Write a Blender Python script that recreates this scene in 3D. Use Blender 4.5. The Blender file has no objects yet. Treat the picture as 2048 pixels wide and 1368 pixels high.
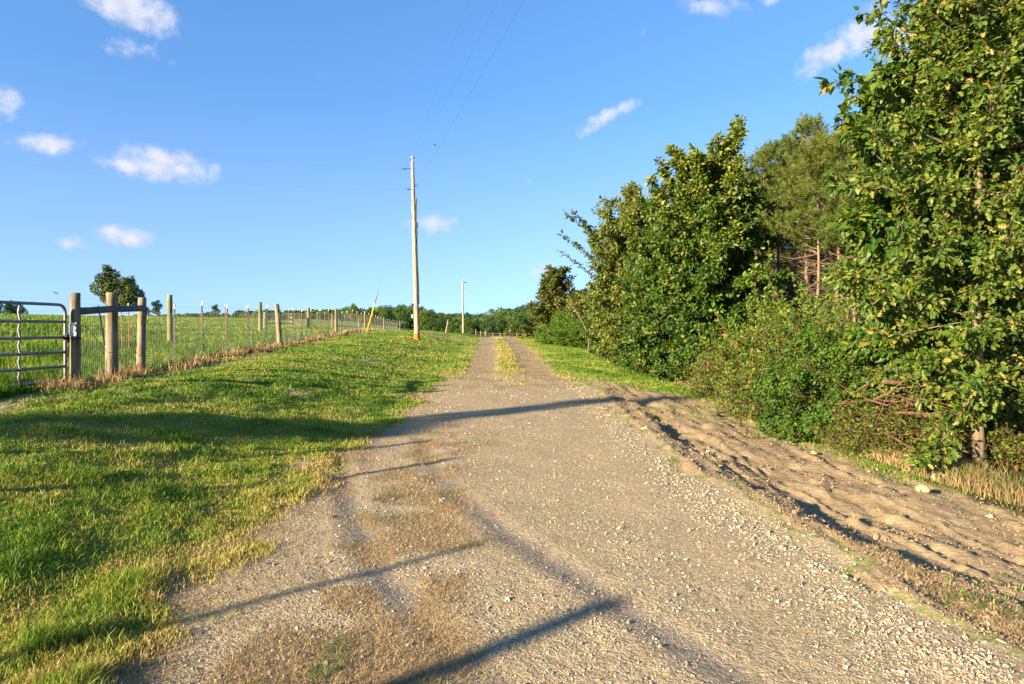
import bpy, math, random
import numpy as np
from mathutils import Vector

scene = bpy.context.scene
COL = scene.collection
PI = math.pi

# ------------------------------------------------------------------ camera
F = 1365.33          # focal length in photo pixels (24 mm on a 36 mm frame)
EYE = 1.65
HORIZON = 640.0
cam_data = bpy.data.cameras.new('camera')
cam_data.lens = 24.0
cam_data.sensor_width = 36.0
cam_data.shift_y = -(684.0 - HORIZON) / 2048.0
cam_data.clip_start = 0.05
cam_data.clip_end = 6000.0
cam = bpy.data.objects.new('camera', cam_data)
COL.objects.link(cam)
cam.location = (0, 0, EYE)
cam.rotation_euler = (PI / 2, 0, 0)
scene.camera = cam

# ------------------------------------------------------------------ light
SUN_EL = math.radians(16.0)
SHADOW_AZ = math.radians(40.0)       # direction shadows point, from +X towards +Y
sun_vec = Vector((-math.cos(SHADOW_AZ) * math.cos(SUN_EL), -math.sin(SHADOW_AZ) * math.cos(SUN_EL), math.sin(SUN_EL)))
sd = bpy.data.lights.new('sun', 'SUN')
sd.energy = 4.7
sd.angle = math.radians(0.8)
sd.color = (1.0, 0.82, 0.56)
sun = bpy.data.objects.new('sun', sd)
COL.objects.link(sun)
sun.rotation_euler = sun_vec.to_track_quat('Z', 'Y').to_euler()
sun.location = (-20, -20, 30)

scene.view_settings.view_transform = 'Standard'
scene.view_settings.look = 'None'
scene.view_settings.gamma = 1.0
scene.view_settings.exposure = 2.1
scene.cycles.use_denoising = True
scene.cycles.max_bounces = 7
scene.cycles.transparent_max_bounces = 8
scene.cycles.diffuse_bounces = 4
scene.cycles.transmission_bounces = 4
scene.render.use_persistent_data = False

world = bpy.data.worlds.new('World')
scene.world = world
world.use_nodes = True
wn = world.node_tree
wn.nodes.clear()

def nd(t, typ, **kw):
    n = t.nodes.new(typ)
    for k, v in kw.items():
        if k.startswith('i_'):
            n.inputs[k[2:].replace('_', ' ')].default_value = v
        else:
            setattr(n, k, v)
    return n

def mth(t, op, a, b=None, c=None, clamp=False):
    n = t.nodes.new('ShaderNodeMath')
    n.operation = op
    n.use_clamp = clamp
    for i, v in enumerate((a, b, c)):
        if v is None:
            continue
        if isinstance(v, (int, float)):
            n.inputs[i].default_value = v
        else:
            t.links.new(v, n.inputs[i])
    return n.outputs[0]

def mixc(t, fac, a, b, blend='MIX'):
    n = t.nodes.new('ShaderNodeMix')
    n.data_type = 'RGBA'
    n.blend_type = blend
    n.clamp_factor = True
    for s, v in ((n.inputs[0], fac), (n.inputs[6], a), (n.inputs[7], b)):
        if hasattr(v, 'is_linked') or hasattr(v, 'links'):
            t.links.new(v, s)
        elif isinstance(v, (int, float)):
            s.default_value = v
        else:
            s.default_value = (v[0], v[1], v[2], 1.0)
    return n.outputs[2]

def ramp(t, fac, stops, interp='LINEAR'):
    n = t.nodes.new('ShaderNodeValToRGB')
    n.color_ramp.interpolation = interp
    el = n.color_ramp.elements
    while len(el) < len(stops):
        el.new(0.5)
    for e, (p, c) in zip(el, stops):
        e.position = p
        e.color = (c[0], c[1], c[2], 1.0) if not isinstance(c, (int, float)) else (c, c, c, 1.0)
    t.links.new(fac, n.inputs[0])
    return n.outputs[0]

def noise(t, vec, scale, detail=3.0, rough=0.55, dist=0.0):
    n = t.nodes.new('ShaderNodeTexNoise')
    n.inputs['Scale'].default_value = scale
    n.inputs['Detail'].default_value = detail
    n.inputs['Roughness'].default_value = rough
    n.inputs['Distortion'].default_value = dist
    if vec is not None:
        t.links.new(vec, n.inputs['Vector'])
    return n

SKY_LIFT = 0.25
sky = nd(wn, 'ShaderNodeTexSky', sky_type='NISHITA', sun_disc=False)
# clean upper air: the deep blue of the photograph reaches nearly down to the horizon
tc0 = nd(wn, 'ShaderNodeTexCoord')
lift = nd(wn, 'ShaderNodeMapping')
lift.inputs['Location'].default_value = (0, 0, SKY_LIFT)
lift.inputs['Scale'].default_value = (1, 1, .85)
wn.links.new(tc0.outputs['Generated'], lift.inputs[0])
nrmz = nd(wn, 'ShaderNodeVectorMath', operation='NORMALIZE')
wn.links.new(lift.outputs[0], nrmz.inputs[0])
wn.links.new(nrmz.outputs[0], sky.inputs[0])
sky.sun_elevation = SUN_EL
sky.sun_rotation = math.atan2(sun_vec.x, sun_vec.y)
sky.altitude = 200.0
sky.air_density = 1.0
sky.dust_density = 0.25
sky.ozone_density = 2.2
hs = nd(wn, 'ShaderNodeHueSaturation')
hs.inputs['Hue'].default_value = 0.505
hs.inputs['Saturation'].default_value = 1.20
hs.inputs['Value'].default_value = 0.99
wn.links.new(sky.outputs[0], hs.inputs['Color'])

# fair-weather clouds, fixed in the sky by azimuth and elevation
def az_el(px, py):
    a = math.atan((px - 1024.0) / F)
    return a, math.atan((HORIZON - py) / F * math.cos(a))

tc = nd(wn, 'ShaderNodeTexCoord')
sep = nd(wn, 'ShaderNodeSeparateXYZ')
wn.links.new(tc.outputs['Generated'], sep.inputs[0])
az = mth(wn, 'ARCTAN2', sep.outputs[0], sep.outputs[1])
el_ = mth(wn, 'ARCSINE', sep.outputs[2])
ae = nd(wn, 'ShaderNodeCombineXYZ')
wn.links.new(az, ae.inputs[0])
wn.links.new(el_, ae.inputs[1])
warp = noise(wn, ae.outputs[0], 22.0, 4.0, 0.6)
wv = nd(wn, 'ShaderNodeVectorMath', operation='SUBTRACT')
wn.links.new(warp.outputs['Color'], wv.inputs[0])
wv.inputs[1].default_value = (0.5, 0.5, 0.5)
wm = nd(wn, 'ShaderNodeVectorMath', operation='MULTIPLY')
wn.links.new(wv.outputs[0], wm.inputs[0])
wm.inputs[1].default_value = (0.045, 0.022, 0.0)
wa = nd(wn, 'ShaderNodeVectorMath', operation='ADD')
wn.links.new(ae.outputs[0], wa.inputs[0])
wn.links.new(wm.outputs[0], wa.inputs[1])

CLOUDS = [  # centre px, half width, half height, roll (deg), strength
    (262, 12, 95, 40, -14, 1.0), (318, 38, 42, 26, 0, .8), (265, 95, 62, 22, 4, .42), (340, 118, 22, 16, 0, .36),
    (2, 202, 30, 30, 0, .75), (80, 212, 26, 12, 0, .3), (102, 291, 60, 20, 5, .9),
    (320, 312, 75, 26, -6, 1.0), (322, 336, 112, 27, -6, .95), (252, 332, 46, 26, 0, .85), (425, 346, 28, 20, 10, .6),
    (145, 485, 30, 17, 0, .85), (249, 474, 56, 20, -3, 1.0), (872, 444, 52, 24, 4, .85), (812, 450, 16, 14, 0, .35),
    (1086, 540, 40, 18, 14, .8), (1725, 70, 85, 38, 14, 1.0), (1665, 98, 82, 32, 30, .95), (1625, 128, 40, 22, 40, .6),
    (1800, 70, 60, 42, 0, .9), (1960, 60, 60, 50, 0, .8), (1218, 232, 66, 18, 24, .85), (1175, 254, 30, 16, 35, .5),
    (1415, 8, 84, 22, -8, .75), (1545, -4, 40, 14, 0, .5), (1755, 8, 40, 16, 0, .45), (1060, 362, 30, 10, 0, .3),
    (300, 572, 60, 12, -4, .3), (560, 556, 22, 10, 0, .26), (380, 583, 30, 9, 0, .22), (885, 552, 26, 10, 10, .3),
    (880, 610, 30, 9, 0, .28), (650, 150, 26, 30, 0, .2), (1280, 60, 14, 10, 0, .2),
]
dens = None
shade = None
for (cx, cy, hw, hh, roll, st) in CLOUDS:
    a0, e0 = az_el(cx, cy)
    mp = nd(wn, 'ShaderNodeMapping', vector_type='TEXTURE')
    mp.inputs['Location'].default_value = (a0, e0, 0)
    mp.inputs['Rotation'].default_value = (0, 0, math.radians(roll))
    mp.inputs['Scale'].default_value = (hw / F, hh / F, 1)
    wn.links.new(wa.outputs[0], mp.inputs[0])
    ln = nd(wn, 'ShaderNodeVectorMath', operation='LENGTH')
    wn.links.new(mp.outputs[0], ln.inputs[0])
    v = mth(wn, 'MULTIPLY', mth(wn, 'SUBTRACT', 1.15, ln.outputs['Value'], clamp=True), st)
    dens = v if dens is None else mth(wn, 'MAXIMUM', dens, v)
fine = noise(wn, ae.outputs[0], 55.0, 6.0, 0.62)
big = noise(wn, ae.outputs[0], 16.0, 3.0, 0.5)
nz = mth(wn, 'MULTIPLY', mth(wn, 'SUBTRACT', mth(wn, 'ADD', mth(wn, 'MULTIPLY', fine.outputs['Fac'], .65), mth(wn, 'MULTIPLY', big.outputs['Fac'], .35)), 0.5), 1.7)
dn = mth(wn, 'MULTIPLY', mth(wn, 'ADD', dens, nz), mth(wn, 'MULTIPLY', dens, 6.0, clamp=True))
mr = nd(wn, 'ShaderNodeMapRange', interpolation_type='SMOOTHSTEP')
mr.inputs['From Min'].default_value = 0.10
mr.inputs['From Max'].default_value = 1.05
wn.links.new(dn, mr.inputs['Value'])
cl_fac = mth(wn, 'MULTIPLY', mr.outputs[0], 0.93)
SKY_K = 0.0854
CLOUD = (2.35, 2.42, 2.75)
cl_shade = mth(wn, 'MULTIPLY', mth(wn, 'SUBTRACT', fine.outputs['Fac'], .38), 3.2, clamp=True)
cmix = mixc(wn, cl_fac, hs.outputs[0], mixc(wn, cl_shade, (1.95, 2.12, 2.62), (2.62, 2.62, 2.75)))
# paler air towards the horizon
wn.links.new(mth(wn, 'SUBTRACT', 1.20, mth(wn, 'MULTIPLY', mth(wn, 'SUBTRACT', 1.0, mth(wn, 'MULTIPLY', el_, 3.2), clamp=True), .20)), hs.inputs['Saturation'])
bg = nd(wn, 'ShaderNodeBackground')
bg.inputs['Strength'].default_value = SKY_K
wn.links.new(cmix, bg.inputs['Color'])
wo = nd(wn, 'ShaderNodeOutputWorld')
wn.links.new(bg.outputs[0], wo.inputs[0])

# ------------------------------------------------------------------ helpers
def tag(o, label=None, cat=None, group=None, kind=None):
    if label: o['label'] = label
    if cat: o['category'] = cat
    if group: o['group'] = group
    if kind: o['kind'] = kind
    return o

def thing(name, label, cat, loc=(0, 0, 0), group=None, rz=0.0):
    o = bpy.data.objects.new(name, None)
    o.empty_display_size = 0.2
    COL.objects.link(o)
    o.location = loc
    o.rotation_euler = (0, 0, rz)
    return tag(o, label, cat, group)

def mesh_np(name, V, faces, mat, smooth=False, attrs=None, normals=None):
    """faces: list of (n,k) int arrays"""
    me = bpy.data.meshes.new(name)
    V = np.asarray(V, np.float32)
    me.vertices.add(len(V))
    me.vertices.foreach_set('co', V.ravel())
    faces = [np.asarray(f, np.int32) for f in faces if len(f)]
    loops = np.concatenate([f.ravel() for f in faces])
    sizes = np.concatenate([np.full(len(f), f.shape[1], np.int32) for f in faces])
    starts = np.concatenate([[0], np.cumsum(sizes)[:-1]]).astype(np.int32)
    me.loops.add(len(loops))
    me.loops.foreach_set('vertex_index', loops)
    me.polygons.add(len(sizes))
    me.polygons.foreach_set('loop_start', starts)
    me.polygons.foreach_set('use_smooth', np.full(len(sizes), bool(smooth)))
    for k, a in (attrs or {}).items():
        a = np.asarray(a, np.float32)
        if a.ndim == 1:
            at = me.attributes.new(k, 'FLOAT', 'POINT')
            at.data.foreach_set('value', a)
        else:
            at = me.attributes.new(k, 'FLOAT_COLOR', 'POINT')
            at.data.foreach_set('color', np.concatenate([a, np.ones((len(a), 1), np.float32)], 1).ravel() if a.shape[1] == 3 else a.ravel())
    me.update(calc_edges=True)
    if normals is not None:
        me.normals_split_custom_set_from_vertices(normals.tolist())
    if mat is not None:
        me.materials.append(mat)
    return me

def obj(name, me, parent=None, label=None, loc=None):
    o = bpy.data.objects.new(name, me)
    COL.objects.link(o)
    if parent is not None: o.parent = parent
    if label: o['label'] = label
    if loc is not None: o.location = loc
    return o

class MB:
    def __init__(s):
        s.V = []; s.F = {}; s.n = 0; s.A = []
    def add(s, V, F, tint=0.5):
        V = np.asarray(V, float)
        s.V.append(V); s.A.append(np.full(len(V), tint))
        for f in F:
            f = np.asarray(f, int)
            if f.ndim == 1: f = f[None]
            s.F.setdefault(f.shape[1], []).append(f + s.n)
        s.n += len(V)
    def tube(s, P, R, k=8, cap=True, tint=0.5):
        P = np.asarray(P, float); n = len(P)
        R = np.full(n, R, float) if np.isscalar(R) else np.asarray(R, float)
        T = np.gradient(P, axis=0)
        T /= np.linalg.norm(T, axis=1)[:, None] + 1e-9
        ref = np.array([0, 0, 1.0]) if abs(T[0][2]) < .85 else np.array([1.0, 0, 0])
        A = np.cross(T, ref); A /= np.linalg.norm(A, axis=1)[:, None] + 1e-9
        B = np.cross(T, A)
        th = np.arange(k) * 2 * PI / k
        V = P[:, None, :] + R[:, None, None] * (np.cos(th)[None, :, None] * A[:, None, :] + np.sin(th)[None, :, None] * B[:, None, :])
        V = V.reshape(-1, 3)
        i = np.arange(n - 1)[:, None] * k; j = np.arange(k)[None, :]
        q = np.stack([i + j, i + (j + 1) % k, i + k + (j + 1) % k, i + k + j], -1).reshape(-1, 4)
        F = [q]
        if cap:
            F += [np.arange(k)[::-1][None], (np.arange(k) + (n - 1) * k)[None]]
        s.add(V, F, tint)
    def box(s, c, d, tint=0.5, rz=0.0, rot=None):
        x, y, z = np.asarray(d, float) / 2
        V = np.array([[-x, -y, -z], [x, -y, -z], [x, y, -z], [-x, y, -z], [-x, -y, z], [x, -y, z], [x, y, z], [-x, y, z]])
        if rz:
            cc, ss = math.cos(rz), math.sin(rz)
            V = V @ np.array([[cc, ss, 0], [-ss, cc, 0], [0, 0, 1]])
        if rot is not None:
            V = V @ np.asarray(rot).T
        F = np.array([[0, 3, 2, 1], [4, 5, 6, 7], [0, 1, 5, 4], [1, 2, 6, 5], [2, 3, 7, 6], [3, 0, 4, 7]])
        s.add(V + np.asarray(c, float), [F], tint)
    def mesh(s, name, mat, smooth=False):
        return mesh_np(name, np.concatenate(s.V), [np.concatenate(v) for v in s.F.values()], mat, smooth, {'tint': np.concatenate(s.A)})
    def build(s, name, mat, parent=None, smooth=False, label=None):
        return obj(name, s.mesh(name, mat, smooth), parent, label)

# value noise ------------------------------------------------------
def _h(ix, iy, seed):
    n = (ix.astype(np.int64) * 374761393 + iy.astype(np.int64) * 668265263 + seed * 974634777) & 0xffffffff
    n = ((n ^ (n >> 13)) * 1274126177) & 0xffffffff
    n = ((n ^ (n >> 15)) * 2246822519) & 0xffffffff
    return ((n ^ (n >> 16)) & 0xffff) / 65535.0

def vn(x, y, seed=0):
    ix = np.floor(x); iy = np.floor(y)
    fx = x - ix; fy = y - iy
    fx = fx * fx * (3 - 2 * fx); fy = fy * fy * (3 - 2 * fy)
    a = _h(ix, iy, seed); b = _h(ix + 1, iy, seed); c = _h(ix, iy + 1, seed); d = _h(ix + 1, iy + 1, seed)
    return (a * (1 - fx) + b * fx) * (1 - fy) + (c * (1 - fx) + d * fx) * fy

def fbm(x, y, s, o=4, seed=0):
    v = 0; a = .5; tot = 0
    x = x * s; y = y * s
    for k in range(o):
        v = v + a * vn(x + 17.3 * k, y - 9.1 * k, seed + k); tot += a
        x = x * 2.03; y = y * 2.03; a *= .5
    return v / tot

def sst(a, b, x):
    t = np.clip((x - a) / (b - a), 0, 1)
    return t * t * (3 - 2 * t)

# ------------------------------------------------------------------ terrain
_ky = [-80, 0, 12, 20, 34, 46, 54, 62, 75, 90, 110, 130, 170, 230, 1600]
_kz = [0, 0, 0, .05, .20, .27, .24, .05, -.35, -.60, -.98, -1.75, -2.35, -2.6, -2.6]
_ty = np.linspace(-80, 1600, 6721)
_tz = np.interp(_ty, _ky, _kz)
_kk = np.ones(29) / 29
_tz = np.convolve(np.pad(_tz, 14, 'edge'), _kk, 'valid')
def prof(y): return np.interp(y, _ty, _tz)
def xc(y):   return np.interp(y, [-50, 14, 29, 56, 130, 400], [0.12, 0.10, -.26, -1.20, -2.2, -6])
def seg_d(x, y, P):
    d = np.full(np.shape(x), 1e9)
    for (ax, ay), (bx, by) in zip(P[:-1], P[1:]):
        vx, vy = bx - ax, by - ay
        t = np.clip(((x - ax) * vx + (y - ay) * vy) / (vx * vx + vy * vy), 0, 1)
        d = np.minimum(d, np.hypot(x - ax - t * vx, y - ay - t * vy))
    return d
RUT_A = [(-2.3, 9.0), (-1.55, 6.4), (-.85, 4.4), (-.05, 3.0), (.3, 2.2)]
RUT_B = [(-1.25, 9.5), (-.78, 7.2), (-.1, 5.4), (.45, 4.3), (1.1, 3.0)]
def eshift(y): return .14 * np.clip(7.5 - y, 0, 5.0)
def fence_x(y): return -7.1 - .102 * (y - 11.1)

def masks(x, y):
    """material weights: gravel, straw, dirt, forest litter (rest is grass)"""
    n1 = fbm(x, y, .9, 4, 3) - .5
    n2 = fbm(x, y, 3.2, 4, 11) - .5
    xr = x - xc(y)
    xe = xr + n1 * .9 + n2 * .45
    near = 1 - sst(15.5, 22.5, y + n1 * 5)
    full = sst(-2.15, -1.8, xe) * (1 - sst(1.55, 2.0, xr - eshift(y) * .8 + n1 * .55 + n2 * .5))
    hw = .40 + n1 * .25
    rl = 1 - sst(hw * .8, hw + .22, np.abs(xr + .86 + n2 * .25))
    rr = 1 - sst(hw * .8, hw + .22, np.abs(xr - .86 + n2 * .25))
    road = np.clip(full * near + (rl + rr) * (1 - near), 0, 1) * sst(-200, -60, y) * (1 - sst(150, 170, y))
    # the straw-littered middle and edges of the drive
    med = (1 - sst(.35, .75, np.abs(xr + .85 + n1 * .8))) * (1 - sst(8.5, 13, y)) * sst(-.12, .10, n2 + n1 * .7 + .06 + .10 * (4.5 - np.clip(y, 2, 7)) / 2)
    edge = sst(-2.45, -1.95, xe) * (1 - sst(-1.75, -1.35, xe)) * near
    edge_r = sst(1.75, 2.0, xr - eshift(y) + n1 * .5) * (1 - sst(2.2, 2.4, xr - eshift(y) + n1 * .3)) * (1 - sst(4.2, 6.0, y + n1 * 2))
    far_b = np.clip((1 - sst(.45, 1.5, np.abs(np.abs(xr) - .86) + n1 * .6)), 0, 1) * (1 - near) * .5 * (1 - sst(60, 90, y))
    br = sst(14, 17, y) * (1 - sst(20, 25, y)) * full * sst(-.1, .15, n2 + n1)
    straw = np.clip(np.maximum.reduce([med * .78, edge * (.42 + n2), edge_r, far_b, br * .7]), 0, 1)
    dirt = sst(1.6, 2.05, xr - eshift(y) * .8 + n1 * .55 + n2 * .5) * (1 - sst(4.5, 5.0, x + n1 * .8 - .35 * (1 - sst(7, 10, y)))) * (1 - sst(16.5, 18.5, y + n1 * 3.5 + (x - 3) * .6)) * sst(-8, 0, y)
    dd = fence_x(y) - x + .15
    dirt_f = (1 - sst(.25, .75, np.abs(dd + .15 + n1 * .6))) * sst(5, 9, y) * (1 - sst(70, 80, y)) * sst(.02, .2, n1 + n2 + .10) * .8
    sp = 0
    for (sx, sy, r) in ((-3.9, 12.6, .42), (-2.35, 7.8, .2), (-4.4, 21.0, .5), (-1.9, 36, 1.0), (-5.9, 10.4, .35)):
        sp = np.maximum(sp, 1 - sst(r * .4, r * 1.1, np.hypot(x - sx, (y - sy) * .8) + n1 * .9 + n2 * .5))
    pole2 = (1 - sst(1.5, 4.5, np.hypot((x + 4.0) * .6, y - 47) + n1 * 3)) * .7
    litter = sst(4.7, 5.3, x + n1 * .9) * (1 - sst(60, 66, y)) * sst(-40, -10, y)
    dirt = np.clip(np.maximum.reduce([dirt, dirt_f * .95, sp * .85, pole2]), 0, 1)
    return road, straw, dirt, np.clip(litter, 0, 1), near

def height(x, y, detail=True):
    xr = x - xc(y)
    drop = prof(y)
    w = sst(-36, -11, x)
    base = np.where(y > 52, drop * w + (1 - w) * .26, drop)
    z = base + .56 * sst(0, 1, (-xr - 1.85) / 4.4)
    u = np.clip(-9.2 - x, 0, None)
    z = z + 2.3 * (1 - np.exp(-u / 52.0)) * sst(0, 1, u / 20)
    z = z - .27 * sst(1.9, 5.2, xr) * (1 - sst(70, 140, y) * .5)
    z = z + 3.5 * sst(165, 330, y) * sst(-140, 40, x) - 3.0 * sst(120, 210, y) * (1 - sst(-200, -60, x) * .3)
    nearw = 1 - sst(14.5, 18.5, y)
    z = z - (.03 + .085 * sst(.35, .65, fbm(x, y, .9, 3, 6))) * sst(2.12, 2.40, xr - eshift(y) + (fbm(x, y, 1.1, 3, 5) - .5) * .6 + (fbm(x, y, 5, 2, 9) - .5) * .25) * (1 - .75 * sst(2.5, 4.2, xr)) * nearw * sst(-10, 0, y)
    z = z + .02 * np.exp(-((xr - eshift(y) - 1.98) / .16) ** 2) * nearw * (.4 + fbm(x, y, 1.5, 3, 8))
    z = z + (fbm(x, y, .55, 3, 21) - .5) * .12 * sst(2.0, 3.2, np.abs(xr))
    r = np.hypot(x, y)
    if detail:
        g, s, d, l, nr = masks(x, y)
        fade = 1 - sst(25, 60, r)
        grass = np.clip(1 - g - d, 0, 1)
        z = z + fade * grass * ((fbm(x, y, 2.6, 4, 31) - .5) * .045)
        z = z + fade * d * ((fbm(x * 1.0, y * .5, 1.8, 3, 41) - .5) * .035 + (np.abs(vn((x - eshift(y)) * 6.5 + fbm(x, y, 2, 2, 47) * .8, y * .35, 44) - .5) * -.075) + (fbm(x, y, 13, 3, 45) - .5) * .05 + sst(.55, .8, vn(x * 5.5, y * 4.2, 48)) * .022)
        z = z + fade * g * ((fbm(x, y, 1.4, 3, 51) - .5) * .035 + (fbm(x, y, 26, 2, 53) - .5) * .007)
    ra = seg_d(x, y, RUT_A); rb = seg_d(x, y, RUT_B)
    z = z - (.011 * np.exp(-(ra / .11) ** 2) + .010 * np.exp(-(rb / .11) ** 2)) * (.4 + 1.2 * fbm(x, y, 1.1, 2, 58))
    z = z + .003 * np.exp(-((ra - .20) / .07) ** 2) + .003 * np.exp(-((rb - .20) / .07) ** 2)
    z = z + .05 * np.exp(-(np.abs(np.abs(xr)) / .42) ** 2) * sst(16, 24, y) * (1 - sst(60, 70, y))
    return z

def gz(x, y):
    return float(height(np.array([float(x)]), np.array([float(y)]))[0])

def ground_at(px, py, dmin=3.0, dmax=300.0):
    """the point of the ground seen at a pixel of the photograph"""
    d = np.geomspace(dmin, dmax, 4000)
    x = (px - 1024) / F * d
    zr = EYE + (HORIZON - py) / F * d
    hit = np.nonzero(height(x, d) >= zr)[0]
    i = hit[0] if len(hit) else len(d) - 1
    return float(x[i]), float(d[i]), gz(x[i], d[i])

# ------------------------------------------------------------------ materials
def new_mat(name):
    m = bpy.data.materials.new(name)
    m.use_nodes = True
    t = m.node_tree
    t.nodes.clear()
    out = t.nodes.new('ShaderNodeOutputMaterial')
    return m, t, out

def principled(t, out, color, rough=.8, metallic=0.0, spec=.3, normal=None):
    b = t.nodes.new('ShaderNodeBsdfPrincipled')
    b.inputs['Roughness'].default_value = rough
    b.inputs['Metallic'].default_value = metallic
    b.inputs['Specular IOR Level'].default_value = spec
    if isinstance(color, tuple): b.inputs['Base Color'].default_value = (*color, 1)
    else: t.links.new(color, b.inputs['Base Color'])
    if normal is not None: t.links.new(normal, b.inputs['Normal'])
    t.links.new(b.outputs[0], out.inputs[0])
    return b

def bump(t, h, strength=.5, dist=.02, normal=None):
    n = t.nodes.new('ShaderNodeBump')
    n.inputs['Strength'].default_value = strength
    n.inputs['Distance'].default_value = dist
    t.links.new(h, n.inputs['Height'])
    if normal is not None: t.links.new(normal, n.inputs['Normal'])
    return n.outputs[0]

def attr(t, name):
    n = t.nodes.new('ShaderNodeAttribute')
    n.attribute_name = name
    return n

def ground_material():
    m, t, out = new_mat('ground_surface')
    geo = t.nodes.new('ShaderNodeNewGeometry')
    P = geo.outputs['Position']
    ma = attr(t, 'mask')
    sp = t.nodes.new('ShaderNodeSeparateColor')
    t.links.new(ma.outputs['Color'], sp.inputs[0])
    G, S, D = sp.outputs[0], sp.outputs[1], sp.outputs[2]
    L = attr(t, 'litter').outputs['Fac']
    fl = attr(t, 'field').outputs['Fac']
    flat = t.nodes.new('ShaderNodeVectorMath'); flat.operation = 'MULTIPLY'
    t.links.new(P, flat.inputs[0]); flat.inputs[1].default_value = (1, 1, 0)
    P2 = flat.outputs[0]
    n_s = noise(t, P2, .35, 4); n_m = noise(t, P2, 2.4, 5, .6); n_f = noise(t, P2, 18, 4, .65); n_ff = noise(t, P2, 90, 3, .6)
    # grass
    gm = mth(t, 'ADD', mth(t, 'MULTIPLY', n_s.outputs['Fac'], .4), mth(t, 'ADD', mth(t, 'MULTIPLY', n_m.outputs['Fac'], .38), mth(t, 'MULTIPLY', n_f.outputs['Fac'], .42)))
    lawn = ramp(t, gm, [(.36, (.03, .06, .009)), (.50, (.085, .145, .015)), (.62, (.14, .19, .022)), (.76, (.24, .21, .055))])
    fieldc = ramp(t, gm, [(.34, (.03, .085, .010)), (.5, (.085, .18, .016)), (.62, (.16, .225, .03)), (.78, (.26, .24, .08))])
    grass = mixc(t, fl, lawn, fieldc)
    # gravel: two sizes of crushed stone with dusty fines between
    def vor(scale, feat='F1'):
        v = t.nodes.new('ShaderNodeTexVoronoi'); v.feature = feat
        v.inputs['Scale'].default_value = scale
        t.links.new(P2, v.inputs['Vector'])
        return v
    v1 = vor(38); v2 = vor(85)
    b1 = t.nodes.new('ShaderNodeRGBToBW'); t.links.new(v1.outputs['Color'], b1.inputs[0])
    b2 = t.nodes.new('ShaderNodeRGBToBW'); t.links.new(v2.outputs['Color'], b2.inputs[0])
    gs = mth(t, 'ADD', mth(t, 'MULTIPLY', b1.outputs[0], .5), mth(t, 'MULTIPLY', b2.outputs[0], .5))
    stone = ramp(t, gs, [(.15, (.16, .12, .07)), (.45, (.29, .226, .134)), (.7, (.375, .303, .188)), (.95, (.48, .405, .28))])
    dust = mixc(t, n_m.outputs['Fac'], (.29, .217, .114), (.385, .30, .168))
    grav = mixc(t, mth(t, 'MULTIPLY', mth(t, 'SUBTRACT', n_m.outputs['Fac'], .34), 2.2, clamp=True), stone, mixc(t, .6, stone, dust))
    # dirt
    dirt = ramp(t, mth(t, 'ADD', mth(t, 'MULTIPLY', n_m.outputs['Fac'], .6), mth(t, 'MULTIPLY', n_f.outputs['Fac'], .45)),
                [(.28, (.155, .104, .053)), (.46, (.27, .194, .106)), (.62, (.34, .254, .143)), (.8, (.40, .307, .18))])
    straw = ramp(t, mth(t, 'ADD', mth(t, 'MULTIPLY', n_f.outputs['Fac'], .55), mth(t, 'MULTIPLY', n_ff.outputs['Fac'], .5)),
                 [(.32, (.10, .068, .033)), (.5, (.22, .155, .08)), (.66, (.325, .245, .135)), (.82, (.41, .325, .19))])
    litter = ramp(t, n_f.outputs['Fac'], [(.3, (.035, .024, .014)), (.55, (.085, .055, .03)), (.75, (.16, .11, .055))])
    tr = attr(t, 'rut_band').outputs['Fac']
    grav = mixc(t, mth(t, 'MULTIPLY', tr, mth(t, 'ADD', .5, mth(t, 'MULTIPLY', n_f.outputs['Fac'], .8)), clamp=True), grav, mixc(t, b1.outputs[0], (.12, .104, .08), (.22, .19, .15)))  # gravel colour goes darker and greyer along the two rut lines
    def sharp(w, k=3.0):
        # break a mask's edge up with fine noise
        j = mth(t, 'ADD', mth(t, 'MULTIPLY', mth(t, 'SUBTRACT', n_f.outputs['Fac'], .5), .9), mth(t, 'MULTIPLY', mth(t, 'SUBTRACT', n_ff.outputs['Fac'], .5), .5))
        return mth(t, 'ADD', mth(t, 'MULTIPLY', mth(t, 'ADD', mth(t, 'SUBTRACT', w, .5), j), k), .5, clamp=True)
    c = mixc(t, sharp(D), grass, dirt)
    c = mixc(t, sharp(G), c, grav)
    c = mixc(t, sharp(S, 2.2), c, straw)
    c = mixc(t, sharp(L), c, litter)
    hb = mth(t, 'ADD', mth(t, 'ADD', mth(t, 'MULTIPLY', v1.outputs['Distance'], -.30), mth(t, 'MULTIPLY', v2.outputs['Distance'], -.26)), mth(t, 'MULTIPLY', n_ff.outputs['Fac'], .35))
    rough_h = mth(t, 'ADD', mth(t, 'MULTIPLY', n_f.outputs['Fac'], 1.6), mth(t, 'MULTIPLY', n_ff.outputs['Fac'], .75))
    hh = t.nodes.new('ShaderNodeMix'); hh.data_type = 'FLOAT'
    t.links.new(G, hh.inputs[0]); t.links.new(rough_h, hh.inputs[2]); t.links.new(hb, hh.inputs[3])
    nrm = bump(t, hh.outputs[0], .8, .018)
    principled(t, out, c, .95, 0, .12, nrm)
    return m
M_GROUND = ground_material()

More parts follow.
